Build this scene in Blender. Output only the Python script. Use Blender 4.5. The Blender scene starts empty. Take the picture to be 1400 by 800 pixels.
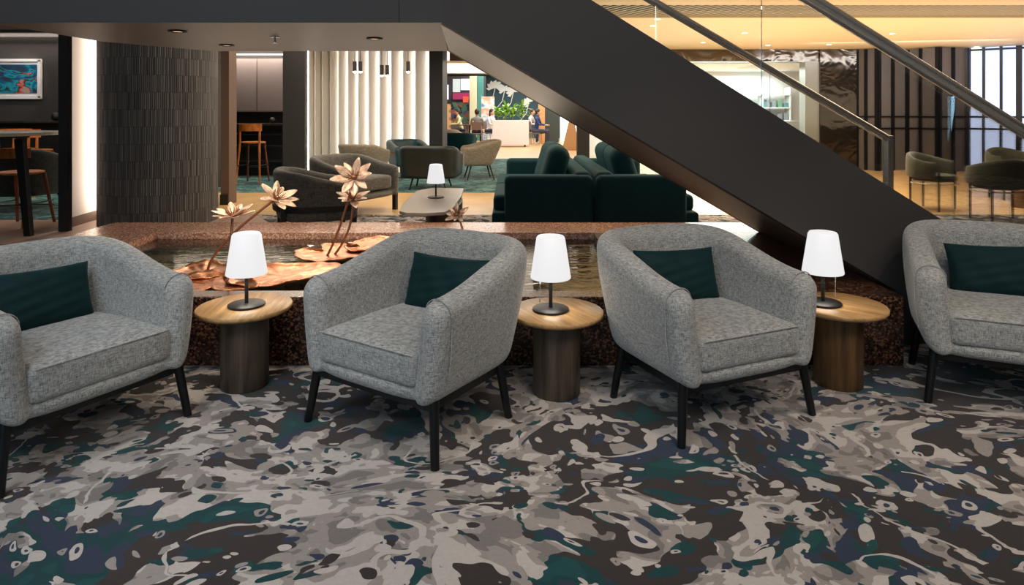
import bpy, bmesh, math, random
from mathutils import Vector, Matrix
C = bpy.context.scene.collection
S = bpy.context.scene
PI = math.pi
random.seed(7)

# ------------------------------------------------------------------ camera
H, F, CX, HY = 1.3, 900.0, 700.0, 150.0        # eye height (m), focal length / centre / horizon of the 1400x800 frame
cam = bpy.data.objects.new('camera', bpy.data.cameras.new('camera'))
C.objects.link(cam); S.camera = cam
cam.location = (0, 0, H); cam.rotation_euler = (PI/2, 0, 0)
cam.data.sensor_width = 36; cam.data.lens = F/1400*36
cam.data.shift_y = -(400-HY)/1400
cam.data.clip_start = .05; cam.data.clip_end = 200

# ------------------------------------------------------------------ world, exposure
w = bpy.data.worlds.new('world'); S.world = w; w.use_nodes = True
w.node_tree.nodes['Background'].inputs[0].default_value = (.55, .6, .7, 1)
w.node_tree.nodes['Background'].inputs[1].default_value = .06
S.view_settings.view_transform = 'Standard'; S.view_settings.look = 'None'
S.view_settings.exposure = 0.0; S.view_settings.gamma = 1; S.view_settings.use_curve_mapping = False

# ------------------------------------------------------------------ lights
def area(name, loc, target, sx, sy, power, col, spread=180):
    l = bpy.data.lights.new(name, 'AREA'); l.shape = 'RECTANGLE'; l.size = sx; l.size_y = sy
    l.energy = power; l.color = col; l.spread = math.radians(spread)
    o = bpy.data.objects.new(name, l); C.objects.link(o); o.location = loc
    o.rotation_euler = (Vector(target)-Vector(loc)).to_track_quat('-Z', 'Y').to_euler()
    return o
def spot(name, loc, target, power, col, ang=70, blend=.6, rad=.04):
    l = bpy.data.lights.new(name, 'SPOT'); l.energy = power; l.color = col
    l.spot_size = math.radians(ang); l.spot_blend = blend; l.shadow_soft_size = rad
    o = bpy.data.objects.new(name, l); C.objects.link(o); o.location = loc
    o.rotation_euler = (Vector(target)-Vector(loc)).to_track_quat('-Z', 'Y').to_euler()
    return o
WARM = (1, .78, .52); NEU = (1, .92, .84); COOL = (.72, .86, 1)
area('ceiling_panel_cool', (-2.2, .3, 3.35), (-1.6, 2.2, 0), 2.6, 1.4, 98, (.84, .92, 1))
area('ceiling_panel_warm', (1.7, .4, 3.35), (1.3, 2.3, 0), 2.6, 1.4, 95, (1, .90, .80))
area('window_behind', (-1.0, -2.3, 1.7), (-.6, 3, .3), 1.2, 1.8, 34, (.42, .74, 1))
spot('downlight_a', (-.35, 1.7, 3.3), (-.45, 2.7, .3), 80, NEU, 50)
spot('downlight_b', (1.0, 1.7, 3.3), (.9, 2.7, .3), 80, (1, .88, .74), 50)
spot('downlight_c', (-1.9, 1.7, 3.3), (-1.7, 2.6, .3), 80, (.9, .95, 1), 50)
spot('downlight_d', (2.4, 1.9, 3.3), (2.3, 3.0, .3), 80, (1, .88, .74), 50)
# warm spots on the pool and its copper plants, from the lounge ceiling
spot('pool_spot_a', (-2.3, 7.0, 2.6), (-1.5, 4.1, .3), 75, (1, .84, .66), 40)
spot('pool_spot_b', (-.8, 7.0, 2.6), (-1.0, 4.5, .4), 75, (1, .84, .66), 44)
spot('pool_spot_c', (.6, 7.0, 2.6), (.3, 4.6, .3), 90, (1, .84, .66), 44)
# the landing's own downlights over the water
spot('landing_downlight_a', (-1.75, 3.45, 1.69), (-1.7, 3.85, .3), 40, (1, .85, .68), 95)
spot('landing_downlight_b', (-.79, 3.8, 1.69), (-1.0, 4.3, .3), 40, (1, .85, .68), 95)
spot('landing_downlight_c', (-1.82, 4.19, 1.69), (-1.6, 4.4, .3), 34, (1, .85, .68), 95)
# unseen up-facing fill added to brighten the right ceiling, and the lounge's lights
area('cove_right', (5.2, 10.6, 1.45), (5.2, 10.9, 3), 9.5, 5.5, 165, (1, .86, .68))
area('far_ceiling_left', (-2.2, 10.2, 2.6), (-2.2, 10.2, 0), 3.5, 2.5, 95, (1, .85, .66))
area('lounge_fill', (-.5, 8.0, 2.6), (-.5, 8.0, 0), 4.0, 1.8, 60, (1, .88, .74))
area('right_ceiling', (5.0, 9.0, 2.6), (5.0, 9.0, 0), 4, 2.6, 290, (1, .84, .62))
area('screen_wall_wash', (7.6, 12.6, 2.58), (7.9, 14.2, 1.0), 3.5, .3, 40, (.86, .92, 1))
area('left_room', (-7.2, 8.6, 2.55), (-7.4, 9.0, 0), 2.5, 2.0, 70, (1, .88, .75))
area('food_court', (1.2, 24.5, 2.85), (1.2, 24.5, 0), 6, 9, 560, (1, .97, .92))
area('shop', (5.1, 16.8, 2.25), (5.1, 16.8, 0), 4, 2.4, 330, (.95, 1, 1))
area('alcove_cabinet_light', (-5.0, 12.45, 2.5), (-5.0, 12.75, 1.6), 1.8, .06, 50, (1, .84, .72))
area('left_cove_light', (-7.0, 10.8, 2.56), (-7.0, 11.0, 1.7), 3.6, .06, 16, (1, .86, .74))
area('column_graze', (-4.74, 7.72, 1.35), (-4.9, 7.45, 1.35), .05, 2.4, 13, (1, .86, .74))
# light bounced off the wet pool onto the landing's underside
area('soffit_wash', (-1.4, 6.0, .9), (-1.3, 4.0, 1.72), 3.2, .6, 8, (1, .84, .66))

# ------------------------------------------------------------------ materials
def lin(c):
    return tuple(((x/255)/12.92 if x/255 <= .04045 else ((x/255+.055)/1.055)**2.4) for x in c)
class NT:
    def __init__(s, name):
        s.m = bpy.data.materials.new(name); s.m.use_nodes = True
        s.t = s.m.node_tree; s.b = s.t.nodes['Principled BSDF']; s.out = s.t.nodes['Material Output']
    def n(s, typ, **kw):
        nd = s.t.nodes.new(typ)
        for k, v in kw.items():
            if k.startswith('i_'):
                key = k[2:]
                nd.inputs[int(key) if key.isdigit() else key.replace('_', ' ')].default_value = v
            else: setattr(nd, k, v)
        return nd
    def l(s, a, b): s.t.links.new(a, b)
    def coord(s, kind='Object', scale=(1,1,1), rot=(0,0,0)):
        tc = s.n('ShaderNodeTexCoord'); mp = s.n('ShaderNodeMapping')
        mp.inputs['Scale'].default_value = scale; mp.inputs['Rotation'].default_value = rot
        s.l(tc.outputs[kind], mp.inputs[0]); return mp.outputs[0]
    def noise(s, vec, scale, detail=2, rough=.5, dist=0):
        nd = s.n('ShaderNodeTexNoise'); s.l(vec, nd.inputs['Vector'])
        nd.inputs['Scale'].default_value = scale; nd.inputs['Detail'].default_value = detail
        nd.inputs['Roughness'].default_value = rough; nd.inputs['Distortion'].default_value = dist
        return nd
    def math(s, op, a, b=None, clamp=False):
        nd = s.n('ShaderNodeMath', operation=op); nd.use_clamp = clamp
        for i, x in enumerate((a, b)):
            if x is None: continue
            if isinstance(x, (int, float)): nd.inputs[i].default_value = x
            else: s.l(x, nd.inputs[i])
        return nd.outputs[0]
    def ramp(s, fac, stops, interp='LINEAR'):
        r = s.n('ShaderNodeValToRGB'); r.color_ramp.interpolation = interp
        e = r.color_ramp.elements
        while len(e) < len(stops): e.new(.5)
        for k, (p, c) in enumerate(stops):
            e[k].position = p; e[k].color = (*c, 1)
        s.l(fac, r.inputs[0]); return r.outputs[0]
    def mix(s, fac, a, b):
        nd = s.n('ShaderNodeMix', data_type='RGBA')
        for sock, x in ((nd.inputs[0], fac), (nd.inputs[6], a), (nd.inputs[7], b)):
            if isinstance(x, (int, float)): sock.default_value = x
            elif isinstance(x, tuple): sock.default_value = (*x, 1)
            else: s.l(x, sock)
        return nd.outputs[2]
    def color(s, x):
        if isinstance(x, tuple): s.b.inputs['Base Color'].default_value = (*x, 1)
        else: s.l(x, s.b.inputs['Base Color'])
    def bump(s, h, strength=.3, dist=.01):
        b = s.n('ShaderNodeBump'); b.inputs['Strength'].default_value = strength; b.inputs['Distance'].default_value = dist
        s.l(h, b.inputs['Height']); s.l(b.outputs[0], s.b.inputs['Normal'])
    def set(s, rough=.5, metal=0, spec=.5, sheen=0):
        s.b.inputs['Roughness'].default_value = rough; s.b.inputs['Metallic'].default_value = metal
        s.b.inputs['Specular IOR Level'].default_value = spec; s.b.inputs['Sheen Weight'].default_value = sheen
        return s

def plain(name, c, rough=.5, metal=0, spec=.5, var=.06, vs=6):
    k = NT(name).set(rough, metal, spec); c = lin(c)
    n = k.noise(k.coord(), vs, 3)
    k.color(k.mix(n.outputs[0], tuple(x*(1-var) for x in c), tuple(min(1, x*(1+var)) for x in c)))
    return k.m
def emit(name, c, strength):
    k = NT(name); k.b.inputs['Base Color'].default_value = (*lin(c), 1)
    k.b.inputs['Emission Color'].default_value = (*lin(c), 1); k.b.inputs['Emission Strength'].default_value = strength
    return k.m
def woven(name, dark, light, scale=260, bump=.5):
    k = NT(name).set(.95, 0, .15, .25)
    v = k.coord()
    a = k.noise(k.coord(scale=(1, 1, .12)), scale, 1).outputs[0]
    b = k.noise(k.coord(scale=(.12, .12, 1)), scale, 1).outputs[0]
    c = k.noise(v, 120, 3, .6).outputs[0]
    s = k.math('ADD', k.math('ADD', k.math('MULTIPLY', a, .4), k.math('MULTIPLY', b, .4)), k.math('MULTIPLY', c, .2))
    k.color(k.ramp(s, [(.36, lin(dark)), (.64, lin(light))])); k.bump(s, bump, .0015)
    return k.m
def velvet(name, c, var=.35):
    k = NT(name).set(.75, 0, .2, .5); c = lin(c)
    k.b.inputs['Sheen Tint'].default_value = (c[0]*2+.02, c[1]*2+.05, c[2]*2+.05, 1)
    n = k.noise(k.coord(), 9, 4, .6).outputs[0]; f = k.noise(k.coord(scale=(1, 1, .3)), 160, 2).outputs[0]
    k.color(k.mix(k.math('ADD', k.math('MULTIPLY', n, .6), k.math('MULTIPLY', f, .4)), tuple(x*(1-var) for x in c), tuple(x*(1+var*1.6) for x in c)))
    k.bump(f, .3, .002); return k.m
def wood(name, dark, light, scale=(30, 30, 1.2), rough=.45, rot=(0,0,0)):
    k = NT(name).set(rough, 0, .4)
    n = k.noise(k.coord(scale=scale, rot=rot), 1.6, 5, .6, .4).outputs[0]
    k.color(k.ramp(n, [(.32, lin(dark)), (.68, lin(light))])); k.bump(n, .12, .002); return k.m
def glassy(name, tint, reflect=.5, rough=0.0, bumpy=None):
    k = NT(name); t = k.t; t.nodes.remove(k.b)
    tr = k.n('ShaderNodeBsdfTransparent'); tr.inputs[0].default_value = (*tint, 1)
    gl = k.n('ShaderNodeBsdfGlossy'); gl.inputs['Roughness'].default_value = rough
    fr = k.n('ShaderNodeFresnel'); fr.inputs[0].default_value = 1.45
    mx = k.n('ShaderNodeMixShader')
    if bumpy:
        n = k.noise(k.coord(scale=bumpy[1]), bumpy[0], 3).outputs[0]
        b = k.n('ShaderNodeBump'); b.inputs['Strength'].default_value = bumpy[2]; b.inputs['Distance'].default_value = .01
        k.l(n, b.inputs['Height']); k.l(b.outputs[0], gl.inputs['Normal']); k.l(b.outputs[0], fr.inputs['Normal'])
    k.l(k.math('MULTIPLY', fr.outputs[0], reflect, True), mx.inputs[0])
    k.l(tr.outputs[0], mx.inputs[1]); k.l(gl.outputs[0], mx.inputs[2]); k.l(mx.outputs[0], k.out.inputs[0])
    return k.m

def carpet(name, cols, zoom=1.0, off=(0,0,0)):
    k = NT(name).set(1.0, 0, .08, .15)
    tc = k.n('ShaderNodeTexCoord'); mp = k.n('ShaderNodeMapping'); mp.inputs['Location'].default_value = off
    mp.inputs['Scale'].default_value = (zoom*.86, zoom, zoom); k.l(tc.outputs['Object'], mp.inputs[0]); P = mp.outputs[0]
    def warp(vec, sc, amt, det=1):
        n = k.noise(vec, sc, det); vm = k.n('ShaderNodeVectorMath', operation='SUBTRACT'); k.l(n.outputs['Color'], vm.inputs[0]); vm.inputs[1].default_value = (.5,.5,.5)
        vs = k.n('ShaderNodeVectorMath', operation='SCALE'); k.l(vm.outputs[0], vs.inputs[0]); vs.inputs['Scale'].default_value = amt
        va = k.n('ShaderNodeVectorMath', operation='ADD'); k.l(vec, va.inputs[0]); k.l(vs.outputs[0], va.inputs[1]); return va.outputs[0]
    def shift(vec, o):
        va = k.n('ShaderNodeVectorMath', operation='ADD'); k.l(vec, va.inputs[0]); va.inputs[1].default_value = o; return va.outputs[0]
    Q = warp(warp(warp(P, 1.1, .55), 4.5, .12), 16, .022)
    region = k.noise(shift(P, (3,1,0)), 1.3, 1).outputs[0]
    dk, g1, g2, g3, teal, navy, teal2 = [lin(c) for c in cols]
    fld = k.noise(Q, 6.2, 2.2, .55, .2).outputs[0]
    fsum = k.math('ADD', fld, k.math('MULTIPLY', k.math('SUBTRACT', region, .5), .7))
    tone = k.noise(shift(Q, (7,2,0)), 10, 2, .5, .3).outputs[0]
    greige = k.ramp(tone, [(0, g1), (.42, g2), (.53, g3)], 'CONSTANT')
    # colour pools: big ones here and there, small ones scattered
    pool = k.noise(shift(Q, (1,9,0)), 1.9, 1.2, .5, .2).outputs[0]
    spk = k.noise(shift(Q, (6,1,4)), 9.5, 1.5, .5, .3).outputs[0]
    pool2 = k.noise(shift(Q, (4,4,2)), 7, 1.5, .5, .3).outputs[0]
    ptone = k.ramp(pool2, [(0, navy), (.47, teal), (.60, teal2)], 'CONSTANT')
    psum = k.math('MAXIMUM', k.math('SUBTRACT', pool, .555), k.math('SUBTRACT', spk, .60))
    darkf = k.mix(k.math('GREATER_THAN', psum, .012), dk, ptone)
    base = k.mix(k.math('GREATER_THAN', fsum, .497), darkf, greige)
    base = k.mix(k.math('GREATER_THAN', k.math('SUBTRACT', spk, .635), 0), base, ptone)
    # pebble-like chips of two sizes, in clusters
    def chips(base, scale, off_, th, lo, hi, cols3):
        vor = k.n('ShaderNodeTexVoronoi', feature='F1'); vor.inputs['Scale'].default_value = scale; vor.inputs['Randomness'].default_value = .9
        k.l(warp(shift(Q, off_), 7, .11, 2), vor.inputs['Vector'])
        cc = k.n('ShaderNodeSeparateColor'); k.l(vor.outputs['Color'], cc.inputs[0])
        rad = k.math('ADD', th, k.math('MULTIPLY', cc.outputs[2], .16))
        nearm = k.math('LESS_THAN', vor.outputs['Distance'], rad)
        core = k.math('LESS_THAN', vor.outputs['Distance'], k.math('MULTIPLY', rad, .45))
        lc = k.math('MULTIPLY', nearm, k.math('GREATER_THAN', cc.outputs[0], hi))
        b2 = k.mix(lc, base, k.ramp(cc.outputs[1], [(0, g2), (.4, g3)], 'CONSTANT'))
        b2 = k.mix(k.math('MULTIPLY', core, k.math('GREATER_THAN', cc.outputs[0], .5+hi/2)), b2, navy)
        dc = k.math('MULTIPLY', nearm, k.math('LESS_THAN', cc.outputs[0], lo))
        return k.mix(dc, b2, k.ramp(cc.outputs[1], [(0, navy), (.35, teal), (.6, dk)], 'CONSTANT'))
    base = chips(base, 9, (2,5,0), .22, .2, .62, None)
    base = chips(base, 17, (8,3,0), .24, .22, .66, None)
    ln = k.noise(shift(Q, (9,3,5)), 2.2, 1.5, .5, .2).outputs[0]
    gate = k.math('GREATER_THAN', k.noise(shift(Q, (2,8,5)), 2.6, 1).outputs[0], .5)
    line = k.math('MULTIPLY', gate, k.math('LESS_THAN', k.math('ABSOLUTE', k.math('SUBTRACT', ln, .52)), .008))
    base = k.mix(line, base, g3)
    pile = k.noise(P, 420, 2).outputs[0]; blot = k.noise(P, 60, 3).outputs[0]
    sh = k.math('ADD', .62, k.math('ADD', k.math('MULTIPLY', pile, .5), k.math('MULTIPLY', blot, .28)))
    mulc = k.n('ShaderNodeMix', data_type='RGBA', blend_type='MULTIPLY'); mulc.inputs[0].default_value = 1
    k.l(base, mulc.inputs[6]); k.l(sh, mulc.inputs[7]); k.color(mulc.outputs[2])
    k.bump(pile, .5, .004); return k.m

M = {}
M['carpet'] = carpet('carpet_camouflage', [(48,40,37), (112,105,101), (140,131,125), (174,165,158), (8,52,54), (38,46,64), (12,62,62)], 1.08)
M['carpet_teal'] = carpet('carpet_teal', [(28,64,64), (40,100,98), (66,128,124), (100,140,134), (20,70,76), (30,60,76), (44,110,104)], .8, (5,3,0))
M['fabric'] = woven('fabric_grey_melange', (92,92,90), (180,178,173), 420, .35)
M['fabric_beige'] = woven('fabric_beige', (120,108,94), (170,156,138), 120)
M['fabric_dark'] = woven('fabric_charcoal', (72,70,66), (122,118,110), 160)
M['fabric_charcoal'] = woven('fabric_deep_charcoal', (26,28,28), (52,54,52), 160)
M['fabric_olive'] = woven('fabric_olive', (44,45,37), (84,84,70), 160)
M['leather_teal'] = plain('leather_teal', (38,72,80), .4)
M['leather_dark'] = plain('leather_dark', (16,26,28), .42)
M['velvet_teal'] = velvet('velvet_teal', (4,33,35))
M['velvet_sofa'] = velvet('velvet_sofa', (14,52,56))
M['black_metal'] = plain('black_metal', (20,21,23), .32, .3)
M['black_satin'] = plain('black_satin', (14,14,15), .5)
M['oak_top'] = wood('oak_top', (142,104,62), (198,156,104), (26, 2.2, 26), .4)
M['walnut'] = wood('walnut_drum', (58,48,40), (104,88,72), (22, 22, 1.1), .45)
M['walnut_brown'] = wood('walnut_drum_brown', (66,46,26), (122,88,52), (22, 22, 1.1), .45)
M['orange_wood'] = wood('orange_wood', (150,78,24), (214,128,52), (14, 14, 3), .35)
M['red_wood'] = wood('red_wood', (84,40,16), (140,70,32), (14, 14, 3), .35)
M['table_stone'] = plain('pale_table_top', (150,138,124), .3, 0, .5, .12, 3)
M['dark_wood'] = wood('dark_wood', (30,27,25), (52,47,44), (6, 6, 1), .45)
M['stair_paint'] = plain('stair_charcoal_paint', (58,55,54), .62, 0, .25, .03, 2)
M['soffit'] = plain('soffit_grey_brown', (112,104,98), .45, 0, .4, .05, 2)
M['soffit_stair'] = plain('soffit_brushed', (96,86,78), .38, .25, .4, .12, 4)
M['wall_dark'] = plain('wall_dark_grey', (62,60,60), .7, 0, .3, .04, 2)
M['wall_black'] = plain('wall_black', (36,35,36), .55)
M['wall_brown'] = plain('wall_brown_plaster', (112,92,80), .6, 0, .3, .05, 3)
M['plaster'] = plain('plaster_warm_white', (226,214,204), .7, 0, .2, .05, 3)
M['fin_white'] = plain('white_fins', (222,216,208), .75, 0, .2, .03, 3)
M['ceiling_tan'] = plain('ceiling_tan', (232,208,168), .6, 0, .3, .04, 1)
M['ceiling_white'] = plain('ceiling_white', (225,222,216), .8)
M['steel'] = plain('polished_steel', (214,211,207), .27, .85, .5, .05, 3)
M['glass'] = glassy('balustrade_glass', (.98, .99, .985), .7)
M['glass_clear'] = glassy('shop_glass', (.95, .98, .97), .6)
M['water'] = glassy('pool_water', (.88, .90, .84), 1.1, .03, (5, (1, 2.2, 1), .45))
M['copper'] = None
k = NT('copper_beaten').set(.34, 1, .5); n = k.noise(k.coord(), 14, 4, .6, 1.2).outputs[0]
k.color(k.ramp(n, [(.3, lin((134,72,46))), (.52, lin((196,126,82))), (.72, lin((228,184,144)))])); k.bump(n, .6, .006); M['copper'] = k.m
k = NT('copper_petal').set(.45, .45, .5); n = k.noise(k.coord(), 30, 3).outputs[0]
k.color(k.ramp(n, [(.3, lin((176,136,110))), (.7, lin((236,208,180)))])); M['petal'] = k.m
M['stem'] = plain('copper_stem', (150,104,76), .4, .8)
# pool bottom: small mottled stone
k = NT('pool_stone').set(.6, 0, .4)
v = k.n('ShaderNodeTexVoronoi', feature='F1'); v.inputs['Scale'].default_value = 9; k.l(k.coord(scale=(1,2.4,1)), v.inputs[0])
e = k.n('ShaderNodeTexVoronoi', feature='DISTANCE_TO_EDGE'); e.inputs['Scale'].default_value = 9; k.l(k.coord(scale=(1,2.4,1)), e.inputs[0])
sp = k.n('ShaderNodeSeparateColor'); k.l(v.outputs['Color'], sp.inputs[0])
k.color(k.mix(k.math('LESS_THAN', e.outputs[0], .05), k.ramp(sp.outputs[0], [(0, lin((112,108,90))), (.5, lin((150,144,122))), (1, lin((186,176,150)))]), lin((26,26,22))))
M['pool_stone'] = k.m
# terrazzo-like granite
def granite(name, a, b, c, rough=.25):
    k = NT(name).set(rough, 0, .5)
    v = k.n('ShaderNodeTexVoronoi'); v.inputs['Scale'].default_value = 105; k.l(k.coord(), v.inputs[0])
    sp = k.n('ShaderNodeSeparateColor'); k.l(v.outputs['Color'], sp.inputs[0])
    k.color(k.ramp(sp.outputs[0], [(0, lin(a)), (.45, lin(b)), (.8, lin(c))], 'CONSTANT')); return k.m
M['granite'] = granite('granite_brown', (34,22,18), (74,46,34), (120,84,62), .22)
M['granite_light'] = granite('granite_terracotta', (150,104,84), (186,138,112), (208,170,146), .2)
# floor: polished honey stone
k = NT('floor_honey').set(.3, 0, .5)
n = k.noise(k.coord(scale=(1,1,1)), 1.4, 4).outputs[0]
bt = k.n('ShaderNodeTexBrick'); bt.inputs['Scale'].default_value = 1; bt.inputs['Brick Width'].default_value = 1.2; bt.inputs['Row Height'].default_value = 1.2
bt.inputs['Mortar Size'].default_value = .004; bt.offset = 0; k.l(k.coord(), bt.inputs[0])
c_ = k.ramp(n, [(.3, lin((196,156,100))), (.7, lin((224,188,134)))])
k.color(k.mix(bt.outputs['Fac'], c_, lin((120,90,60)))); M['floor_honey'] = k.m
M['tile_pink'] = plain('tile_rose_stone', (176,146,128), .3, 0, .5, .1, 4)
# column of ribbed ceramic tiles: vertical ribs in staggered courses, displaced by bump
k = NT('ribbed_tile').set(.5, 0, .45)
tc = k.n('ShaderNodeTexCoord'); sx = k.n('ShaderNodeSeparateXYZ'); k.l(tc.outputs['UV'], sx.inputs[0])
U, Vv = sx.outputs[0], sx.outputs[1]
row = k.math('FLOOR', k.math('MULTIPLY', Vv, 14))
cell = k.math('FLOOR', k.math('ADD', k.math('MULTIPLY', U, 62), k.math('MULTIPLY', row, .5)))
wn = k.n('ShaderNodeTexWhiteNoise', noise_dimensions='2D'); cb = k.n('ShaderNodeCombineXYZ'); k.l(cell, cb.inputs[0]); k.l(row, cb.inputs[1]); k.l(cb.outputs[0], wn.inputs[0])
ribf = k.math('FRACT', k.math('ADD', k.math('MULTIPLY', U, 210), k.math('MULTIPLY', wn.outputs[0], .9)))
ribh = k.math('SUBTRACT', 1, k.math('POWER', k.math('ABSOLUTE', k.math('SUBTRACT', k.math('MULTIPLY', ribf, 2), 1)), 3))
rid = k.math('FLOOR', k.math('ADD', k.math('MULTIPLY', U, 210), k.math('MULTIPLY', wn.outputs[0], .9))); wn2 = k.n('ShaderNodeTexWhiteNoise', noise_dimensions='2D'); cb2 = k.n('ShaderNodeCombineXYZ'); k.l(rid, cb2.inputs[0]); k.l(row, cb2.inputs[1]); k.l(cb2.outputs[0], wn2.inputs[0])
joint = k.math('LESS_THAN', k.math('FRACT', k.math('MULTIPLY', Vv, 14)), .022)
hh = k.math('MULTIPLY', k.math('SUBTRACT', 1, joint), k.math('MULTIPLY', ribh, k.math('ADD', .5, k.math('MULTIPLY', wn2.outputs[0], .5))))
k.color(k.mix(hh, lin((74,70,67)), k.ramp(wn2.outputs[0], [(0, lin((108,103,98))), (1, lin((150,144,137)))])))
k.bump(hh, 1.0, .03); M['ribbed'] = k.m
# glossy bronze-dark wavy metal
k = NT('bronze_wavy').set(.12, .85, .5); n = k.noise(k.coord(scale=(1.2,1,1.6)), 1.6, 2, .5, .8).outputs[0]
k.color(lin((92,84,76))); k.bump(n, .35, .06); M['bronze'] = k.m
M['panel_grey'] = plain('panel_fabric_grey', (116,110,108), .45, .2, .5, .08, 2)
M['panel_teal'] = plain('panel_dark_mullion', (22,24,28), .35, .4)
M['lamp_shade'] = emit('lamp_shade_glow', (250,249,250), .84); M['lamp_shade'].node_tree.nodes['Principled BSDF'].inputs[0].default_value = (.12,.12,.12,1)
M['led'] = emit('led_strip', (255,240,222), 5)
M['led_wall'] = emit('led_strip_wall', (255,238,220), 5)
M['led_cool'] = emit('led_strip_fins', (255,246,236), 22)
M['bulb'] = emit('bulb', (255,236,206), 14)
M['daylight'] = emit('lit_window_panel', (192,212,255), 1.0)
M['fabric_plain'] = plain('slat_grey', (196,184,160), .6)
M['white_satin'] = plain('white_satin', (222,222,224), .45)
M['wood_floor_far'] = wood('far_oak_floor', (176,136,92), (216,180,136), (1, 12, 1), .3)

# ------------------------------------------------------------------ mesh helpers
def P(px, py, d): return Vector(((px-CX)/F*d, d, H+(HY-py)/F*d))
class MB:
    def __init__(s): s.bm = bmesh.new(); s.uv = None
    def box(s, c, size, rot=0, taper=1.0):
        x, y, z = (v/2 for v in size); vs = []
        R = Matrix.Rotation(rot, 3, 'Z') if not isinstance(rot, Matrix) else rot
        for dz in (-1, 1):
            t = 1 if dz > 0 else taper
            for dx, dy in ((-1,-1),(1,-1),(1,1),(-1,1)):
                vs.append(s.bm.verts.new(R @ Vector((dx*x*t, dy*y*t, dz*z)) + Vector(c)))
        for f in ((3,2,1,0),(4,5,6,7),(0,1,5,4),(1,2,6,5),(2,3,7,6),(3,0,4,7)): s.bm.faces.new([vs[i] for i in f])
        return s
    def prism(s, pts, ext):
        n = len(pts); a = [s.bm.verts.new(Vector(p)) for p in pts]; b = [s.bm.verts.new(Vector(p)+Vector(ext)) for p in pts]
        s.bm.faces.new(a); s.bm.faces.new(b[::-1])
        for i in range(n): s.bm.faces.new((a[i], b[i], b[(i+1)%n], a[(i+1)%n]))
        return s
    def loft(s, rings, cap=True, closed=True):
        R = [[s.bm.verts.new(Vector(p)) for p in r] for r in rings]; n = len(R[0])
        for a, b in zip(R, R[1:]):
            for i in range(n if closed else n-1): s.bm.faces.new((a[i], a[(i+1)%n], b[(i+1)%n], b[i]))
        if cap and closed:
            s.bm.faces.new(R[0][::-1]); s.bm.faces.new(R[-1])
        return s
    def tube(s, path, r, seg=12, cap=True):
        path = [Vector(p) for p in path]; rs = r if isinstance(r, (list, tuple)) else [r]*len(path); rings = []
        up = None
        for i, p in enumerate(path):
            t = (path[min(i+1, len(path)-1)] - path[max(i-1, 0)]).normalized()
            if up is None: up = Vector((0,0,1)) if abs(t.z) < .9 else Vector((1,0,0))
            a = t.cross(up).normalized(); b = a.cross(t).normalized(); up = b
            rings.append([p + a*math.cos(2*PI*k/seg)*rs[i] + b*math.sin(2*PI*k/seg)*rs[i] for k in range(seg)])
        return s.loft(rings, cap)
    def lathe(s, prof, c=(0,0,0), seg=40, cap=True):
        rings = [[(c[0]+r*math.cos(2*PI*k/seg), c[1]+r*math.sin(2*PI*k/seg), c[2]+z) for k in range(seg)] for r, z in prof]
        return s.loft(rings, cap)
    def sphere(s, c, r, seg=16, scale=(1,1,1)):
        m = Matrix.Translation(c) @ Matrix.Diagonal((*scale, 1)); bmesh.ops.create_uvsphere(s.bm, u_segments=seg, v_segments=seg//2, radius=r, matrix=m); return s
    def mesh(s, name, mat, smooth=True, fix=True):
        if fix: bmesh.ops.recalc_face_normals(s.bm, faces=s.bm.faces[:])
        me = bpy.data.meshes.new(name); s.bm.to_mesh(me); s.bm.free()
        if mat is not None: me.materials.append(mat)
        for p in me.polygons: p.use_smooth = smooth
        return me
    def build(s, name, mat, parent=None, smooth=False, bevel=0, seg=2, label=None):
        o = bpy.data.objects.new(name, s.mesh(name, mat, smooth or bevel > 0)); C.objects.link(o)
        if bevel:
            b = o.modifiers.new('bevel', 'BEVEL'); b.width = bevel; b.segments = seg; b.limit_method = 'ANGLE'; b.angle_limit = .6
            b.harden_normals = True
        elif smooth:
            try: o.data.set_sharp_from_angle(angle=.9)
            except Exception: pass
        if parent: o.parent = parent
        if label: o['label'] = label
        return o
def tag(o, label, cat, group=None, kind=None):
    o['label'] = label; o['category'] = cat
    if group: o['group'] = group
    if kind: o['kind'] = kind
    return o
def thing(name, label, cat, loc=(0,0,0), rot=0, group=None):
    o = bpy.data.objects.new(name, None); C.objects.link(o); o.location = loc; o.rotation_euler = (0,0,rot)
    o.empty_display_size = .1
    return tag(o, label, cat, group)
def struct(o): o['kind'] = 'structure'; return o
def add(name, me, parent=None):
    o = bpy.data.objects.new(name, me); C.objects.link(o)
    if parent: o.parent = parent
    return o
def copy_tree(o, parent=None):
    c = o.copy(); C.objects.link(c)
    if parent: c.parent = parent
    for ch in list(o.children): copy_tree(ch, c)
    return c
def dup(o, loc, rot, label, group=None):
    c = copy_tree(o); c.location = loc; c.rotation_euler = (0,0,rot); c['label'] = label
    if group: c['group'] = group
    return c
def remeshed(me, voxel, smooth=8, name='shell'):
    t = bpy.data.objects.new('t', me); C.objects.link(t)
    r = t.modifiers.new('r', 'REMESH'); r.mode = 'VOXEL'; r.voxel_size = voxel; r.use_smooth_shade = True
    s = t.modifiers.new('s', 'SMOOTH'); s.factor = .5; s.iterations = smooth
    dg = bpy.context.evaluated_depsgraph_get(); dg.update()
    out = bpy.data.meshes.new_from_object(t.evaluated_get(dg)); out.name = name
    bpy.data.objects.remove(t); 
    for p in out.polygons: p.use_smooth = True
    return out
def nest(child, parent):                                             # hang a small piece under a part
    child.parent = parent; child.location = child.location-parent.location; return child
def sstep(a, b, x):
    t = max(0, min(1, (x-a)/(b-a))); return t*t*(3-2*t)

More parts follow.
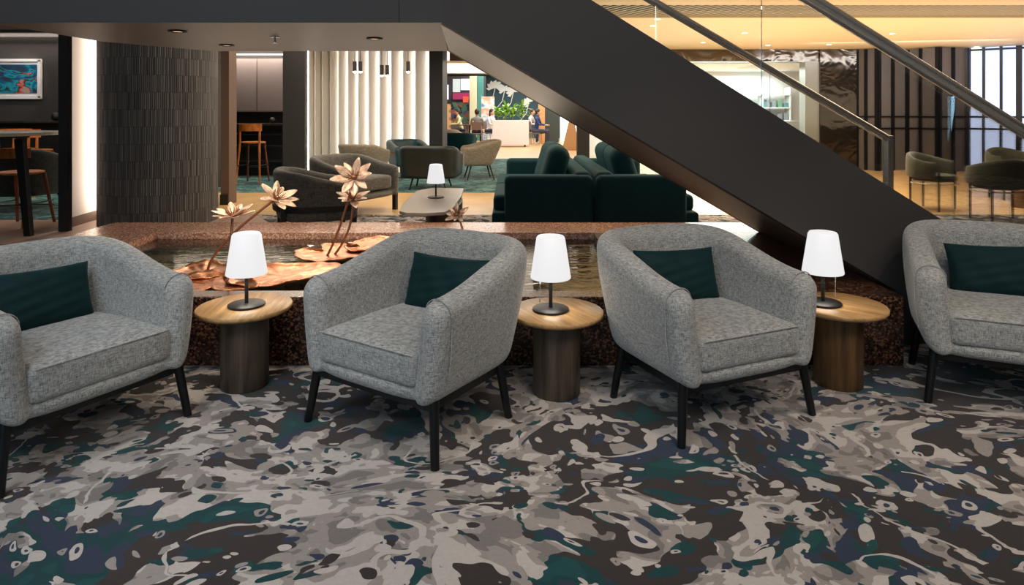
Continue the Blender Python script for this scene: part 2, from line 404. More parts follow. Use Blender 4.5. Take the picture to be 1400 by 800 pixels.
# ------------------------------------------------------------------ the setting
def slab(name, x0, x1, y0, y1, z, mat, th=.1, bevel=0):
    m = MB(); m.box(((x0+x1)/2, (y0+y1)/2, z-th/2), (x1-x0, y1-y0, th)); return struct(m.build(name, mat))
slab('floor', -9, 12.6, -2.6, 6.15, 0, M['carpet'])
slab('floor', -9, 12.6, 6.15, 8.15, 0, M['carpet'])                    # patterned rugs run on past the pool
slab('floor', -9, 12.6, 8.15, 10.3, 0, M['floor_honey'])
slab('floor', -9, 2.6, 10.3, 17.5, 0, M['carpet_teal'])
slab('floor', 2.6, 12.6, 10.3, 15.0, 0, M['floor_honey'])
slab('floor', 2.6, 12.6, 15.0, 17.5, 0, M['wood_floor_far'])
slab('floor', -9, 12.6, 17.5, 33, 0, M['wood_floor_far'])
slab('floor', -9, -5.0, 7.7, 10.95, .016, M['carpet_teal'], .03)
m = MB(); m.prism([(-6.2,6.3,.004),(-2.7,6.3,.004),(-2.5,7.1,.004),(-3.2,8.15,.004),(-6.2,8.15,.004)], (0,0,.008)); struct(m.build('floor', M['tile_pink']))

# ceilings
slab('ceiling', -9, 12.6, -2.6, 6.9, 3.55, M['ceiling_white'])
slab('ceiling', -9, -2.2, 6.9, 14.6, 2.72, M['wall_brown'], .1)
slab('ceiling', -2.2, .6, 6.9, 14.6, 2.72, M['wall_brown'], .1)
slab('ceiling', .6, 12.6, 6.9, 8.3, 2.72, M['ceiling_tan'], .1)
slab('ceiling', .6, 12.6, 9.45, 14.9, 2.72, M['ceiling_tan'], .1)
slab('ceiling', .6, 12.6, 8.2, 9.55, 3.0, plain('void_brown', (96,84,66), .7), .06)
m = MB()                                                            # metal slats over the slot in the ceiling
x = .4
while x < 12:
    m.box((x, 8.875, 2.66), (.03, 1.3, .012), .45); x += .12
struct(m.build('ceiling', M['fabric_plain']))
m = MB()
for x0, x1, y0, y1, z0, z1 in ((-9, 12.6, 6.85, 6.9, 2.62, 3.5),): m.box(((x0+x1)/2, (y0+y1)/2, (z0+z1)/2), (x1-x0, y1-y0, z1-z0))
struct(m.build('trim_1', M['ceiling_white']))
# food court ceiling
slab('ceiling', -9, 12.6, 14.9, 33, 3.0, M['ceiling_white'], .1)
# room sides (outside the frame)
for nm, c, s_ in (('wall_left', (-9.05, 15, 1.75), (.1, 35.4, 3.5)), ('wall_right', (12.65, 15, 1.75), (.1, 35.4, 3.5)), ('wall_back', (1.8, -2.65, 1.75), (21.6, .1, 3.5)), ('wall_far', (1.8, 33.05, 1.5), (21.6, .1, 3))):
    struct(MB().box(c, s_).build(nm, M['wall_dark']))

# ---- landing + stair
u = Vector((.978, .207, 0)); N0 = Vector((-.33, 3.1, 1.71)); F0 = Vector((-.45, 4.61, 1.71)); TH = .548; SL = .563
def nb(t): return N0 + u*t + Vector((0,0,-SL*t))
def fb(t): return F0 + u*t + Vector((0,0,-SL*t))
up = Vector((0,0,TH))
m = MB()                                                            # landing slab
land = [(-2.45,3.1,1.71),(-.33,3.1,1.71),(-.45,4.61,1.71),(-2.0,4.61,1.71),(-2.45,3.97,1.71)]
land = [Vector((-.33,3.1,1.71)), Vector((-2.47,3.1,1.71)), Vector((-2.47,3.97,1.71)), Vector((-2.1,4.61,1.71)), Vector((-.45,4.61,1.71))]
stair = thing('staircase', 'wide charcoal painted staircase with landing slanting down across the lounge', 'staircase', (0,0,0))
m.prism(land, (0,0,TH)); o = m.build('landing', M['stair_paint'], stair)
o.data.materials.append(M['soffit'])
for p in o.data.polygons:
    if p.normal.z < -.9: p.material_index = 1
def stringer(base, n, tv):                                          # solid side panel following the flight
    pts = [base(0), base(tv), Vector((base(tv).x, base(tv).y, 0)), Vector((base(3.98).x, base(3.98).y, 0)), base(3.98)+up, base(0)+up]
    return MB().prism(pts, n)
nrm = Vector((-.207, .978, 0))
stringer(nb, nrm*.06, 2.5).build('stringer', M['stair_paint'], stair)
stringer(fb, -nrm*.06, 3.1).build('stringer', M['stair_paint'], stair)
MB().loft([[nb(0)+nrm*.06, fb(0)-nrm*.06, fb(0)-nrm*.06+Vector((0,0,.04)), nb(0)+nrm*.06+Vector((0,0,.04))], [nb(2.9)+nrm*.06, fb(2.9)-nrm*.06, fb(2.9)-nrm*.06+Vector((0,0,.04)), nb(2.9)+nrm*.06+Vector((0,0,.04))]]).build('soffit_panel', M['soffit_stair'], stair)
for i in range(13):
    t = .06+i*.3; a = nb(t)+nrm*.06; b = fb(t)-nrm*.06
    z = max(.05, a.z+.34)
    a.z = b.z = z
    MB().prism([a, b, b+u*.32, a+u*.32], (0,0,.05)).build('tread', M['walnut'], stair)
for px in (545,):
    xx = (px-CX)/F*3.1
    MB().box((xx, 3.098, 1.71+TH/2), (.004, .006, TH)).build('panel_joint', M['black_satin'], stair)
# downlights in the landing
dl = thing('recessed_downlight', '', 'ceiling light', (0,0,0), 0, 'downlights under the landing')
MB().lathe([(.03,-.004),(.045,-.004),(.047,0),(.03,.004)], cap=False).build('ring', M['black_satin'], dl, True)
MB().lathe([(.031,0),(.028,.002)]).build('lens', emit('dim_lens', (255,220,170), 1.6), dl)
def on_z(px, py, z):
    d = (H-z)*F/(py-HY); return Vector(((px-CX)/F*d, d, z))
for i, (px, py, lb) in enumerate(((243,43,'small black recessed downlight in landing underside, left above ribbed column'), (512,53,'small black recessed downlight in landing underside, nearest the sloping stair'), (310,62,'small recessed downlight by landing back edge, above alcove'))):
    p = on_z(px, py, 1.706); q = dl if i == 0 else copy_tree(dl); q.location = p; q['label'] = lb
t = thing('fire_sprinkler', 'small brass fire sprinkler head hanging under the landing', 'sprinkler', on_z(376, 50, 1.71))
MB().lathe([(.028,-.005),(.028,0)], seg=20).build('plate', M['steel'], t, True)
MB().tube([(0,0,0),(0,0,-.035)], .006, 8).build('nozzle', M['steel'], t, True)
MB().lathe([(.018,-.037),(.018,-.034)], seg=16).build('deflector', M['steel'], t)

# ---- handrails and glass
def rail(label, pts, r, glass_pts, post, side):
    t = thing('glass_balustrade', label, 'handrail', (0,0,0))
    MB().tube(pts, r, 16).build('handrail', M['steel'], t, True)
    for gp in glass_pts:
        MB().prism(gp, side).build('glass_panel', M['glass'], t)
    if post: MB().box(post[0], post[1], .21).build('post', M['steel'], t, bevel=.004)
    return t
def rn(t, z=0): return N0 + u*t + Vector((0,0, 1.885-1.71-.514*(t-1.971)+z))   # near rail centre line
def rf(t, z=0): return F0 + u*t + Vector((0,0, 2.12-1.71-.513*(t-1.523)+z))
gp = []
for a, b in ((.45, 1.69), (1.70, 2.9), (2.91, 3.98)):
    gp.append([nb(a)+up*1.0-Vector((0,0,.0)), nb(b)+up, rn(b, -.03), rn(a, -.03)])
gp[0] = [gp[0][0]-Vector((0,0,0)), *gp[0][1:]]
off = Vector((-.207,.978,0))*.012
rail('near stair balustrade, thick polished round steel rail over clear glass', [rn(.3), rn(3.98), rn(4.2)+Vector((0,0,.0))], .036, [[p+nrm*.02 for p in g] for g in gp], None, off)
gp = [[fb(a)+up, fb(b)+up, rf(b, -.03), rf(a, -.03)] for a, b in ((.9, 1.55), (1.56, 2.5), (2.51, 3.52))]
e = rf(3.59)
rail('far stair balustrade, slimmer square-cornered steel rail ending in a vertical post', [rf(.3), rf(3.59)], .030, [[p-nrm*.03 for p in g] for g in gp], ((e.x, e.y, (e.z+.03)/2+.1), (.055, .055, e.z-.17)), off)

# ---- back structure, left to right
def wall(name, x0, x1, y0, y1, z0, z1, mat, bevel=0):
    return struct(MB().box(((x0+x1)/2, (y0+y1)/2, (z0+z1)/2), (x1-x0, y1-y0, z1-z0)).build(name, mat))
# left room back wall
wall('wall_left_room', -9, -4.9, 11.0, 11.1, 0, 2.62, M['wall_dark'])
wall('trim_2', -9, -4.6, 10.86, 10.9, 2.5, 2.62, M['wall_dark'])
MB().box((-6.9, 10.95, 2.57), (4.0, .05, .03)).build('wall_wash_strip', M['led_wall'])
tag(bpy.data.objects['wall_wash_strip'], 'warm linear cove light above the framed picture', 'cove light')
# black post
x0 = (84-CX)/F*7.0; x1 = (96-CX)/F*7.0
wall('wall_post', x0, x1, 6.95, 7.03, 0, 2.62, M['wall_black'])
# lit plaster wall (gently angled)
a = P(96, 313, 7.18); b = P(142, 300, 7.9); 
m = MB(); m.prism([(a.x, a.y, 0), (b.x, b.y, 0), (b.x+.02, b.y+.08, 0), (a.x-.05, a.y+.1, 0)], (0,0,2.62)); struct(m.build('wall_lit', M['plaster']))
m = MB(); m.prism([(a.x, a.y-.02, 0), (b.x, b.y-.02, 0), (b.x+.02, b.y, 0), (a.x, a.y, 0)], (0,0,.12)); struct(m.build('baseboard_lit', M['wall_brown']))
# column
colm = MB(); cp = P(217, 313, 7.6); R_ = .62
bm = colm.bm; uvl = bm.loops.layers.uv.new('UVMap'); seg = 96; NZ = 2
ringv = [[bm.verts.new((R_*math.cos(2*PI*k_/seg), R_*math.sin(2*PI*k_/seg), z)) for k_ in range(seg)] for z in (0, 2.6)]
for k_ in range(seg):
    f = bm.faces.new((ringv[0][k_], ringv[0][(k_+1)%seg], ringv[1][(k_+1)%seg], ringv[1][k_]))
    for lp, (uu, vv) in zip(f.loops, ((k_/seg,0),((k_+1)/seg,0),((k_+1)/seg,1),(k_/seg,1))): lp[uvl].uv = (uu, vv)
bm.faces.new(ringv[1]); bm.faces.new(ringv[0][::-1])
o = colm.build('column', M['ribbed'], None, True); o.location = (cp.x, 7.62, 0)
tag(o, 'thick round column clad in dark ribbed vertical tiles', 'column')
# LED strip between the lit wall and the column
s_ = P(133, 200, 7.75)
o = MB().box((0,0,1.3), (.03, .03, 2.5)).build('light_strip', M['led']); o.location = (-4.835, 7.74, 0.03)
tag(o, 'vertical bright light strip beside the ribbed column', 'light strip')
# brown plaster wall right of column
x0 = P(288, 0, 8.7).x; x1 = P(313, 0, 9.0).x
wall('wall_brown', x0, x1, 9.0, 9.25, 0, 2.62, M['wall_brown'])
wall('baseboard_brown', x0, x1, 8.97, 9.0, 0, .14, M['black_satin'])
# dark wall between alcove and white fins
wall('wall_pier', P(388,0,11).x, P(418,0,11).x, 10.95, 11.1, 0, 2.62, M['wall_black'])
wall('wall_pier_right', P(587,0,13.9).x, P(605,0,13.9).x, 13.9, 14.9, 0, 2.62, M['wall_black'])
wall('wall_alcove', -6.0, -3.6, 13.0, 13.1, 0, 2.62, M['wall_black'])
# header across the food-court opening
wall('wall_header', P(605,0,13.2).x, 2.7, 14.7, 14.9, 2.4, 2.9, M['wall_brown'])
# alcove joinery
t = thing('wall_cabinet', 'tall dark cabinet panel lit from above in the alcove', 'cabinet', (-4.9, 12.9, 0))
MB().box((0, -.1, 1.78), (2.1, .3, 1.0)).build('door', plain('cabinet_plum_grey', (96,88,86), .5), t, bevel=.004)
MB().box((0, -.28, 1.27), (2.1, .02, .02)).build('edge_trim', M['soffit_stair'], t)
MB().box((0, -.27, 2.36), (2.1, .02, .012)).build('light_strip', M['led_wall'], t)
for x in (-.53, .0, .53): MB().box((x, -.252, 1.78), (.006, .006, 1.0)).build('seam', M['black_satin'], t)
t = thing('counter_shelf', 'dark shelved counter below the alcove cabinet', 'counter', (-4.9, 12.75, 0))
MB().box((0,0,1.02), (2.1,.5,.04)).build('worktop', M['dark_wood'], t, bevel=.004)
for z in (.3, .6, .82): MB().box((0,.1,z), (2.1,.3,.025)).build('shelf', M['dark_wood'], t)
for x in (-1.0, 1.0): MB().box((x,0,.5), (.04,.45,1.0)).build('side_panel', M['dark_wood'], t)
o = MB().lathe([(.02,0),(.05,.02),(.062,.06),(.05,.1),(.02,.115)], seg=20).build('black_bowl', M['black_satin'], None, True); o.location = (-4.6,12.65,1.04); tag(o, 'small round black pot on the alcove counter', 'pot')

# white lit fins wall
N_F = 11
xs = [422, 431, 441, 452, 464, 477, 491, 505, 520, 536, 552, 569, 586]
fins = bpy.data.objects.new('wall_fins', None); C.objects.link(fins); fins['kind'] = 'structure'
NF = len(xs)-1
d0, d1 = 12.4, 13.9
pos = [((x-CX)/F*(d0+(d1-d0)*i/NF), d0+(d1-d0)*i/NF) for i, x in enumerate(xs)]
for i in range(NF):
    (xa, ya), (xb, yb) = pos[i], pos[i+1]
    A = Vector((xa, ya+.02, 0)); B = Vector((xb-.015, yb+.17, 0))
    w_ = B-A; n_ = Vector((-w_.y, w_.x, 0)).normalized()
    MB().prism([A, B, B+n_*.03, A+n_*.03], (0,0,2.62)).build('fin', M['fin_white'], fins)
    # LED line at the recessed right edge of each fin, hidden from the front by the next fin's leading edge
    MB().box((xb+.012, yb+.10, 1.31), (.012, .012, 2.6)).build('light_strip', M['led_cool'], fins)
wall('wall_fins_back', -4.0, -1.6, 14.3, 14.4, 0, 2.62, M['fin_white'])
MB().box((pos[0][0]-.02, d0, 1.31), (.02, .02, 2.6)).build('light_strip', M['led_cool'], fins)

# pendants
track = thing('pendant_track', 'thin black ceiling track that carries the pendant lamps', 'track', (0,0,0))
MB().box((-2.15, 11.2, 2.58), (1.6, .03, .03)).build('rail', M['black_satin'], track)
pend = thing('pendant_lamp', '', 'pendant lamp', (0,0,0), 0, 'black cylinder pendants')
MB().tube([(0,0,0),(0,0,.46)], .005, 6).build('cord', M['black_satin'], pend)
cyl = MB().lathe([(.033,-.17),(.033,0)], seg=20, cap=True).build('cylinder_shade', M['black_satin'], pend, True)
MB().lathe([(.015,-.195),(.03,-.185),(.031,-.17)], seg=16).build('bulb', M['bulb'], cyl, True)
for i, (px, py, lb) in enumerate(((485,84,'leftmost black cylinder pendant lamp in front of white fins'), (492.6,84,'second black cylinder pendant lamp from left, beside its twin'), (522,89,'lower-hung black cylinder pendant, left of the middle pair'), (529.5,89,'lower-hung black cylinder pendant, right of the middle pair'), (558,84,'single black cylinder pendant lamp at right end of the row'))):
    q = pend if i == 0 else copy_tree(pend); q.location = P(px, py, 11.2); q['label'] = lb

# ---- right back wall
YB = 14.4
# shopfront opening 855..1118, y 83..190 ; bronze fascia above; frosted pier 1100..1120
def XB(px, d=YB): return (px-CX)/F*d
def ZB(py, d=YB): return H+(HY-py)/F*d
wall('wall_fascia', XB(805), XB(1122), YB, YB+.3, ZB(84), 2.62, M['bronze'])
wall('wall_bronze', XB(1120), XB(1172), YB-.05, YB+.3, 0, 2.62, M['bronze'])
wall('wall_frosted_pier', XB(1101), XB(1120), YB, YB+.3, 0, ZB(84), plain('frosted_pier', (150,152,146), .3, .2))
wall('wall_shop_left', XB(790), XB(806), YB, YB+.3, 0, 2.62, M['wall_dark'])
o = MB().box((XB(955), YB+.02, ZB(84)/2), (XB(1101)-XB(806), .02, ZB(84))).build('window_1', M['glass_clear']); struct(o)
# shop interior
wall('wall_shop_back', 1.9, 8.9, 18.2, 18.3, 0, 2.6, M['ceiling_white'])
slab('ceiling', 1.9, 8.9, 14.9, 18.2, 2.42, M['ceiling_white'], .06)
t = thing('display_shelves', 'pale shop shelving stacked with small goods behind glass', 'shelves', (6.75, 17.9, 0))
for z in (.3, .65, 1.0, 1.35, 1.7): MB().box((0,0,z), (1.5,.35,.03)).build('shelf', M['white_satin'], t)
for x in (-.75, 0, .75): MB().box((x,0,.95), (.03,.35,1.9)).build('upright', M['white_satin'], t)
gm = [plain('goods_%s' % n, c, .5) for n, c in (('teal', (90,140,140)), ('beige', (190,170,140)), ('grey', (130,134,138)), ('green', (110,150,120)))]
ORD = ['first','second','third','fourth','fifth','sixth','seventh','eighth','last']
for z in (.315, .665, 1.015, 1.365):
    for j in range(9):
        x = -.66+j*.165; h_ = random.uniform(.1,.24)
        if abs(x) < .04: x += .06
        o = MB().box((0,0,h_/2), (.1,.16,h_)).build('boxed_good', random.choice(gm), bevel=.006); o.location = (6.75+x, 17.85, z)
        tag(o, '%s %s box, %s from left on the %s pale shop shelf' % ('tall' if h_ > .17 else 'short', o.data.materials[0].name.split('_')[-1], ORD[j], {.315:'lowest',.665:'second lowest',1.015:'middle',1.365:'upper'}[z]), 'box', 'goods on the shop shelves')
o = MB().box((0,0,0), (.75,.04,.42)).build('lit_poster', emit('poster_glow', (236,240,240), .9)); o.location = (5.0, 18.17, 1.65)
tag(o, 'pale glowing poster on the shop back wall', 'poster')
t = thing('shop_counter', 'cream shop counter block behind the glass front', 'counter', (XB(1085), 15.6, 0))
MB().box((.2,0,.5), (.5,.5,1.0)).build('body', M['ceiling_white'], t, bevel=.01)
MB().box((.2,0,1.02), (.56,.56,.04)).build('top', M['white_satin'], t, bevel=.005)

# dark panelled wall 1170..1320 (folding zig-zag), with mullions
t = thing('folding_screen_wall', 'dark grey folding panelled wall with black mullions behind dining chairs', 'wall panel', (0,0,0))
xs = [1172, 1200, 1240, 1283, 1322]
zz = [14.4, 14.0, 14.3, 13.7, 13.9]
for i in range(4):
    A = Vector((XB(xs[i], zz[i]), zz[i], 0)); B = Vector((XB(xs[i+1], zz[i+1]), zz[i+1], 0)); w_ = B-A; L = w_.length; dr = w_.normalized(); n_ = Vector((-dr.y, dr.x, 0))
    MB().prism([A, B, B+n_*.05, A+n_*.05], (0,0,2.6)).build('panel', M['panel_grey'], t)
    ang = math.atan2(dr.y, dr.x)
    for f_ in (0, .47, 1):
        c_ = A+dr*L*f_-n_*.02; MB().box((c_.x, c_.y, 1.3), (.07 if f_ != .47 else .045, .08, 2.6), ang).build('mullion', M['panel_teal'], t)
    for z in (.9, 1.15): c_ = A+dr*L*.5-n_*.02; MB().box((c_.x, c_.y, z), (L, .03, .03), ang).build('crossbar', M['panel_teal'], t)
t = thing('lit_window_wall', 'tall bright bluish glowing window panels with dark frames at right', 'window', (0,0,0))
A = Vector((XB(1322, 13.9), 13.9, 0)); B = Vector((11.6, 12.2, 0)); w_ = B-A; L = w_.length; dr = w_.normalized(); n_ = Vector((-dr.y, dr.x, 0)); ang = math.atan2(dr.y, dr.x)
MB().prism([A, B, B+n_*.05, A+n_*.05], (0,0,2.6)).build('light_panel', M['daylight'], t)
n_m = 9
for i in range(n_m+1):
    c_ = A+dr*L*i/n_m-n_*.02; MB().box((c_.x, c_.y, 1.3), (.05 if i%3 else .1, .07, 2.6), ang).build('mullion', M['panel_teal'], t)
for z in (.9, 1.15, 2.55, .03): c_ = A+dr*L*.5-n_*.02; MB().box((c_.x, c_.y, z), (L, .03, .04), ang).build('crossbar', M['panel_teal'], t)

# ceiling downlights at right
cd = thing('ceiling_downlight', '', 'ceiling light', (0,0,0), 0, 'downlights in the tan ceiling')
MB().lathe([(.045,0),(.06,-.006),(.062,0)], seg=20, cap=False).build('ring', M['white_satin'], cd, True)
MB().lathe([(.045,-.002),(.04,.0)], seg=20).build('lens', M['bulb'], cd)
spots = [(1018,45,'by the glass joint of the near balustrade'),(1220,46,'upper one right of the thick steel rail'),(1133,61,'beside the thick steel rail'),(1335,64,'nearest the glowing window panels'),(961,58,'left of the glass joint, near the fascia'),(1050,62,'just above the bronze fascia'),(899,26,'close behind the far rail, upper left'),(893,35,'lower one close to the stair edge')]
for i, (px, py, lb) in enumerate(spots):
    q = cd if i == 0 else copy_tree(cd); q.location = on_z(px, py, 2.618); q['label'] = 'small round white downlight in tan ceiling, '+lb

# ------------------------------------------------------------------ pool
RT = .35
pool = thing('pool_surround', 'low brown speckled granite pool edge with rose stone rim behind the armchairs', 'pool', (0,0,0))
fy0, fy1 = 3.34, 3.46; by0, by1 = 5.09, 5.55; lx0, lx1 = -3.35, -2.74; rx0, rx1 = .63, 1.99
MB().box(((lx0+rx1)/2, (fy0+fy1)/2, RT/2), (rx1-lx0, fy1-fy0, RT)).build('front_wall', M['granite'], pool, bevel=.006)
MB().box(((lx0+rx1)/2, (by0+by1)/2, RT/2), (rx1-lx0, by1-by0, RT)).build('back_wall', M['granite_light'], pool, bevel=.006)
MB().box(((lx0+lx1)/2, (fy1+by0)/2, RT/2), (lx1-lx0, by0-fy1, RT-.001)).build('side_wall', M['granite_light'], pool)
MB().box(((rx0+rx1)/2, (fy1+by0)/2, RT/2), (rx1-rx0, by0-fy1, RT-.001)).build('side_wall', M['granite'], pool)
MB().box(((lx0+rx1)/2, (fy1+by0)/2, .12), (rx0-lx1+.02, by0-fy1+.02, .24)).build('basin_floor', M['pool_stone'], pool)
bpy.data.objects['basin_floor'].location.x = (lx1+rx0)/2-(lx0+rx1)/2
MB().box(((lx1+rx0)/2, 4.55, .28), (rx0-lx1, .03, .03)).build('ledge', M['steel'], pool)  # thin steel strip across the pool just under the waterline
o = MB().prism([(lx1,fy1,.3),(rx0,fy1,.3),(rx0,by0,.3),(lx1,by0,.3)], (0,0,-.002)).build('pool_water', M['water'])
bpy.data.objects.remove(o); bm_ = MB(); vs = [bm_.bm.verts.new(v) for v in ((lx1,fy1,.3),(rx0,fy1,.3),(rx0,by0,.3),(lx1,by0,.3))]; bm_.bm.faces.new(vs)
o = bm_.build('pool_water', M['water']); tag(o, 'still clear water filling the granite pool', 'water', kind='stuff')

# lily pads
def pad(c, r, ry, rot, label, seed):
    rnd = random.Random(seed); m = MB(); bm = m.bm; seg, rad = 56, 12
    cv = bm.verts.new((0,0,.0)); rings = []
    ph = rnd.uniform(0, 6)
    for j in range(1, rad+1):
        ring = []
        for k_ in range(seg):
            th = 2*PI*k_/seg; f_ = j/rad
            rr = (1+.06*math.sin(3*th+ph)+.04*math.sin(7*th+ph*2))
            notch = 1-.5*math.exp(-((th-PI*.7)/.09)**2) if f_ > .3 else 1
            z = .022*f_**6 + .006*f_*f_*math.sin(4*th+ph)+.003*math.sin(14*th)*f_
            ring.append(bm.verts.new((r*rr*f_*math.cos(th)*notch, ry*rr*f_*math.sin(th)*notch, z)))
        rings.append(ring)
    for k_ in range(seg): bm.faces.new((cv, rings[0][k_], rings[0][(k_+1)%seg]))
    for a, b in zip(rings, rings[1:]):
        for k_ in range(seg): bm.faces.new((a[k_], b[k_], b[(k_+1)%seg], a[(k_+1)%seg]))
    o = m.build('lily_pad', M['copper'], None, True); s_ = o.modifiers.new('s', 'SOLIDIFY'); s_.thickness = .006
    o.location = c; o.rotation_euler = (0,0,rot); tag(o, label, 'lily pad sculpture', 'copper lily pads')
    return o
pad((-1.18, 4.46, .315), .30, .26, .2, 'copper lily pad under the two tallest lotus flowers, farthest from camera', 1)
pad((-.98, 4.72, .318), .24, .2, 1.2, 'small copper lily pad just behind the farthest one, touching it', 2)
pad((-1.36, 3.88, .315), .33, .25, .6, 'copper lily pad in the middle of the pool, behind left table lamp', 3)
pad((-1.86, 3.96, .312), .24, .17, 1.9, 'copper lily pad at left, where the bent lotus stem rises', 4)
pad((-1.66, 3.66, .322), .28, .19, 2.6, 'copper lily pad nearest the camera, behind left side table', 5)
# lotus flowers
def lotus(base, mid, head, tilt, n, size, label, seed):
    rnd = random.Random(seed)
    t = thing('lotus_flower', label, 'lotus sculpture', base, 0, 'copper lotus flowers in the pool')
    b = Vector(base); pts = []
    p0, p1, p2 = Vector((0,0,0)), Vector(mid)-b, Vector(head)-b
    for i in range(13):
        s = i/12; c_ = 2*p1-.5*(p0+p2); pts.append(p0*(1-s)**2+c_*2*s*(1-s)+p2*s*s)
    MB().tube(pts, .008, 8).build('stem', M['stem'], t, True)
    q = Vector(tilt).normalized().to_track_quat('Z', 'Y').to_matrix().to_4x4(); T = Matrix.Translation(p2) @ q
    for j in range(n):
        a = 2*PI*j/n + rnd.uniform(-.12,.12); L = size*rnd.uniform(.85,1.12); el = rnd.uniform(.05,.4) if j%2 else rnd.uniform(.3,.75)
        m = MB(); rows = []
        for i in range(9):
            s = i/8; wdt = L*.38*math.sin(PI*min(1, s*.93+.04))**.8*(1 if s < .6 else 1-.1*(s-.6)); y = L*s
            zc = y*math.sin(el)*(.6+.4*s) - .25*L*s*s*(0 if j%2 else .5)
            x = y*math.cos(el*.8)
            rows.append([Vector((x, -wdt/2, zc+.12*wdt)), Vector((x, 0, zc-.06*wdt)), Vector((x, wdt/2, zc+.12*wdt))])
        Rz = Matrix.Rotation(a, 4, 'Z')
        bm = m.bm; V = [[bm.verts.new(T @ Rz @ p) for p in r] for r in rows]
        for r0, r1 in zip(V, V[1:]):
            for i in range(2): bm.faces.new((r0[i], r0[i+1], r1[i+1], r1[i]))
        o = m.build('petal', M['petal'], t, True); s_ = o.modifiers.new('s', 'SOLIDIFY'); s_.thickness = .003
    m = MB()
    for j in range(16):
        a = 2*PI*j/16; r0 = .02; tip = Vector((math.cos(a)*.045*rnd.uniform(.6,1.1), math.sin(a)*.045*rnd.uniform(.6,1.1), .05*rnd.uniform(.8,1.2)))
        m.tube([T @ Vector((math.cos(a)*r0*.5, math.sin(a)*r0*.5, 0)), T @ tip], .0022, 5)
    m.build('stamens', M['stem'], t)
    MB().sphere(T @ Vector((0,0,.008)), .018, 10).build('seed_pod', M['stem'], t, True)
lotus((-1.24,4.42,.32), (-1.14,4.40,.55), P(484,243,4.35), (.1,-.9,.5), 9, .14, 'tallest copper lotus, pale open flower facing the camera', 11)
lotus((-1.20,4.46,.32), (-1.10,4.44,.5), P(482,272,4.45), (.1,-.35,.9), 9, .125, 'copper lotus just below the tallest one, petals drooping', 12)
lotus((-1.84,3.98,.32), (-1.74,4.0,.5), P(377,272,4.05), (.5,-.35,.8), 10, .135, 'copper lotus on a long bent stem, left of grey lounge chairs', 13)
lotus((-1.60,3.70,.33), (-1.60,3.74,.5), P(318,296,3.78), (-.05,-.12,1), 10, .135, 'copper lotus standing upright above the left table lamp', 14)
lotus((-.36,4.80,.30), (-.36,4.8,.42), P(625,294,4.85), (-.2,-.8,.6), 8, .09, 'small copper lotus just above the pool back rim, below the coffee table', 15)

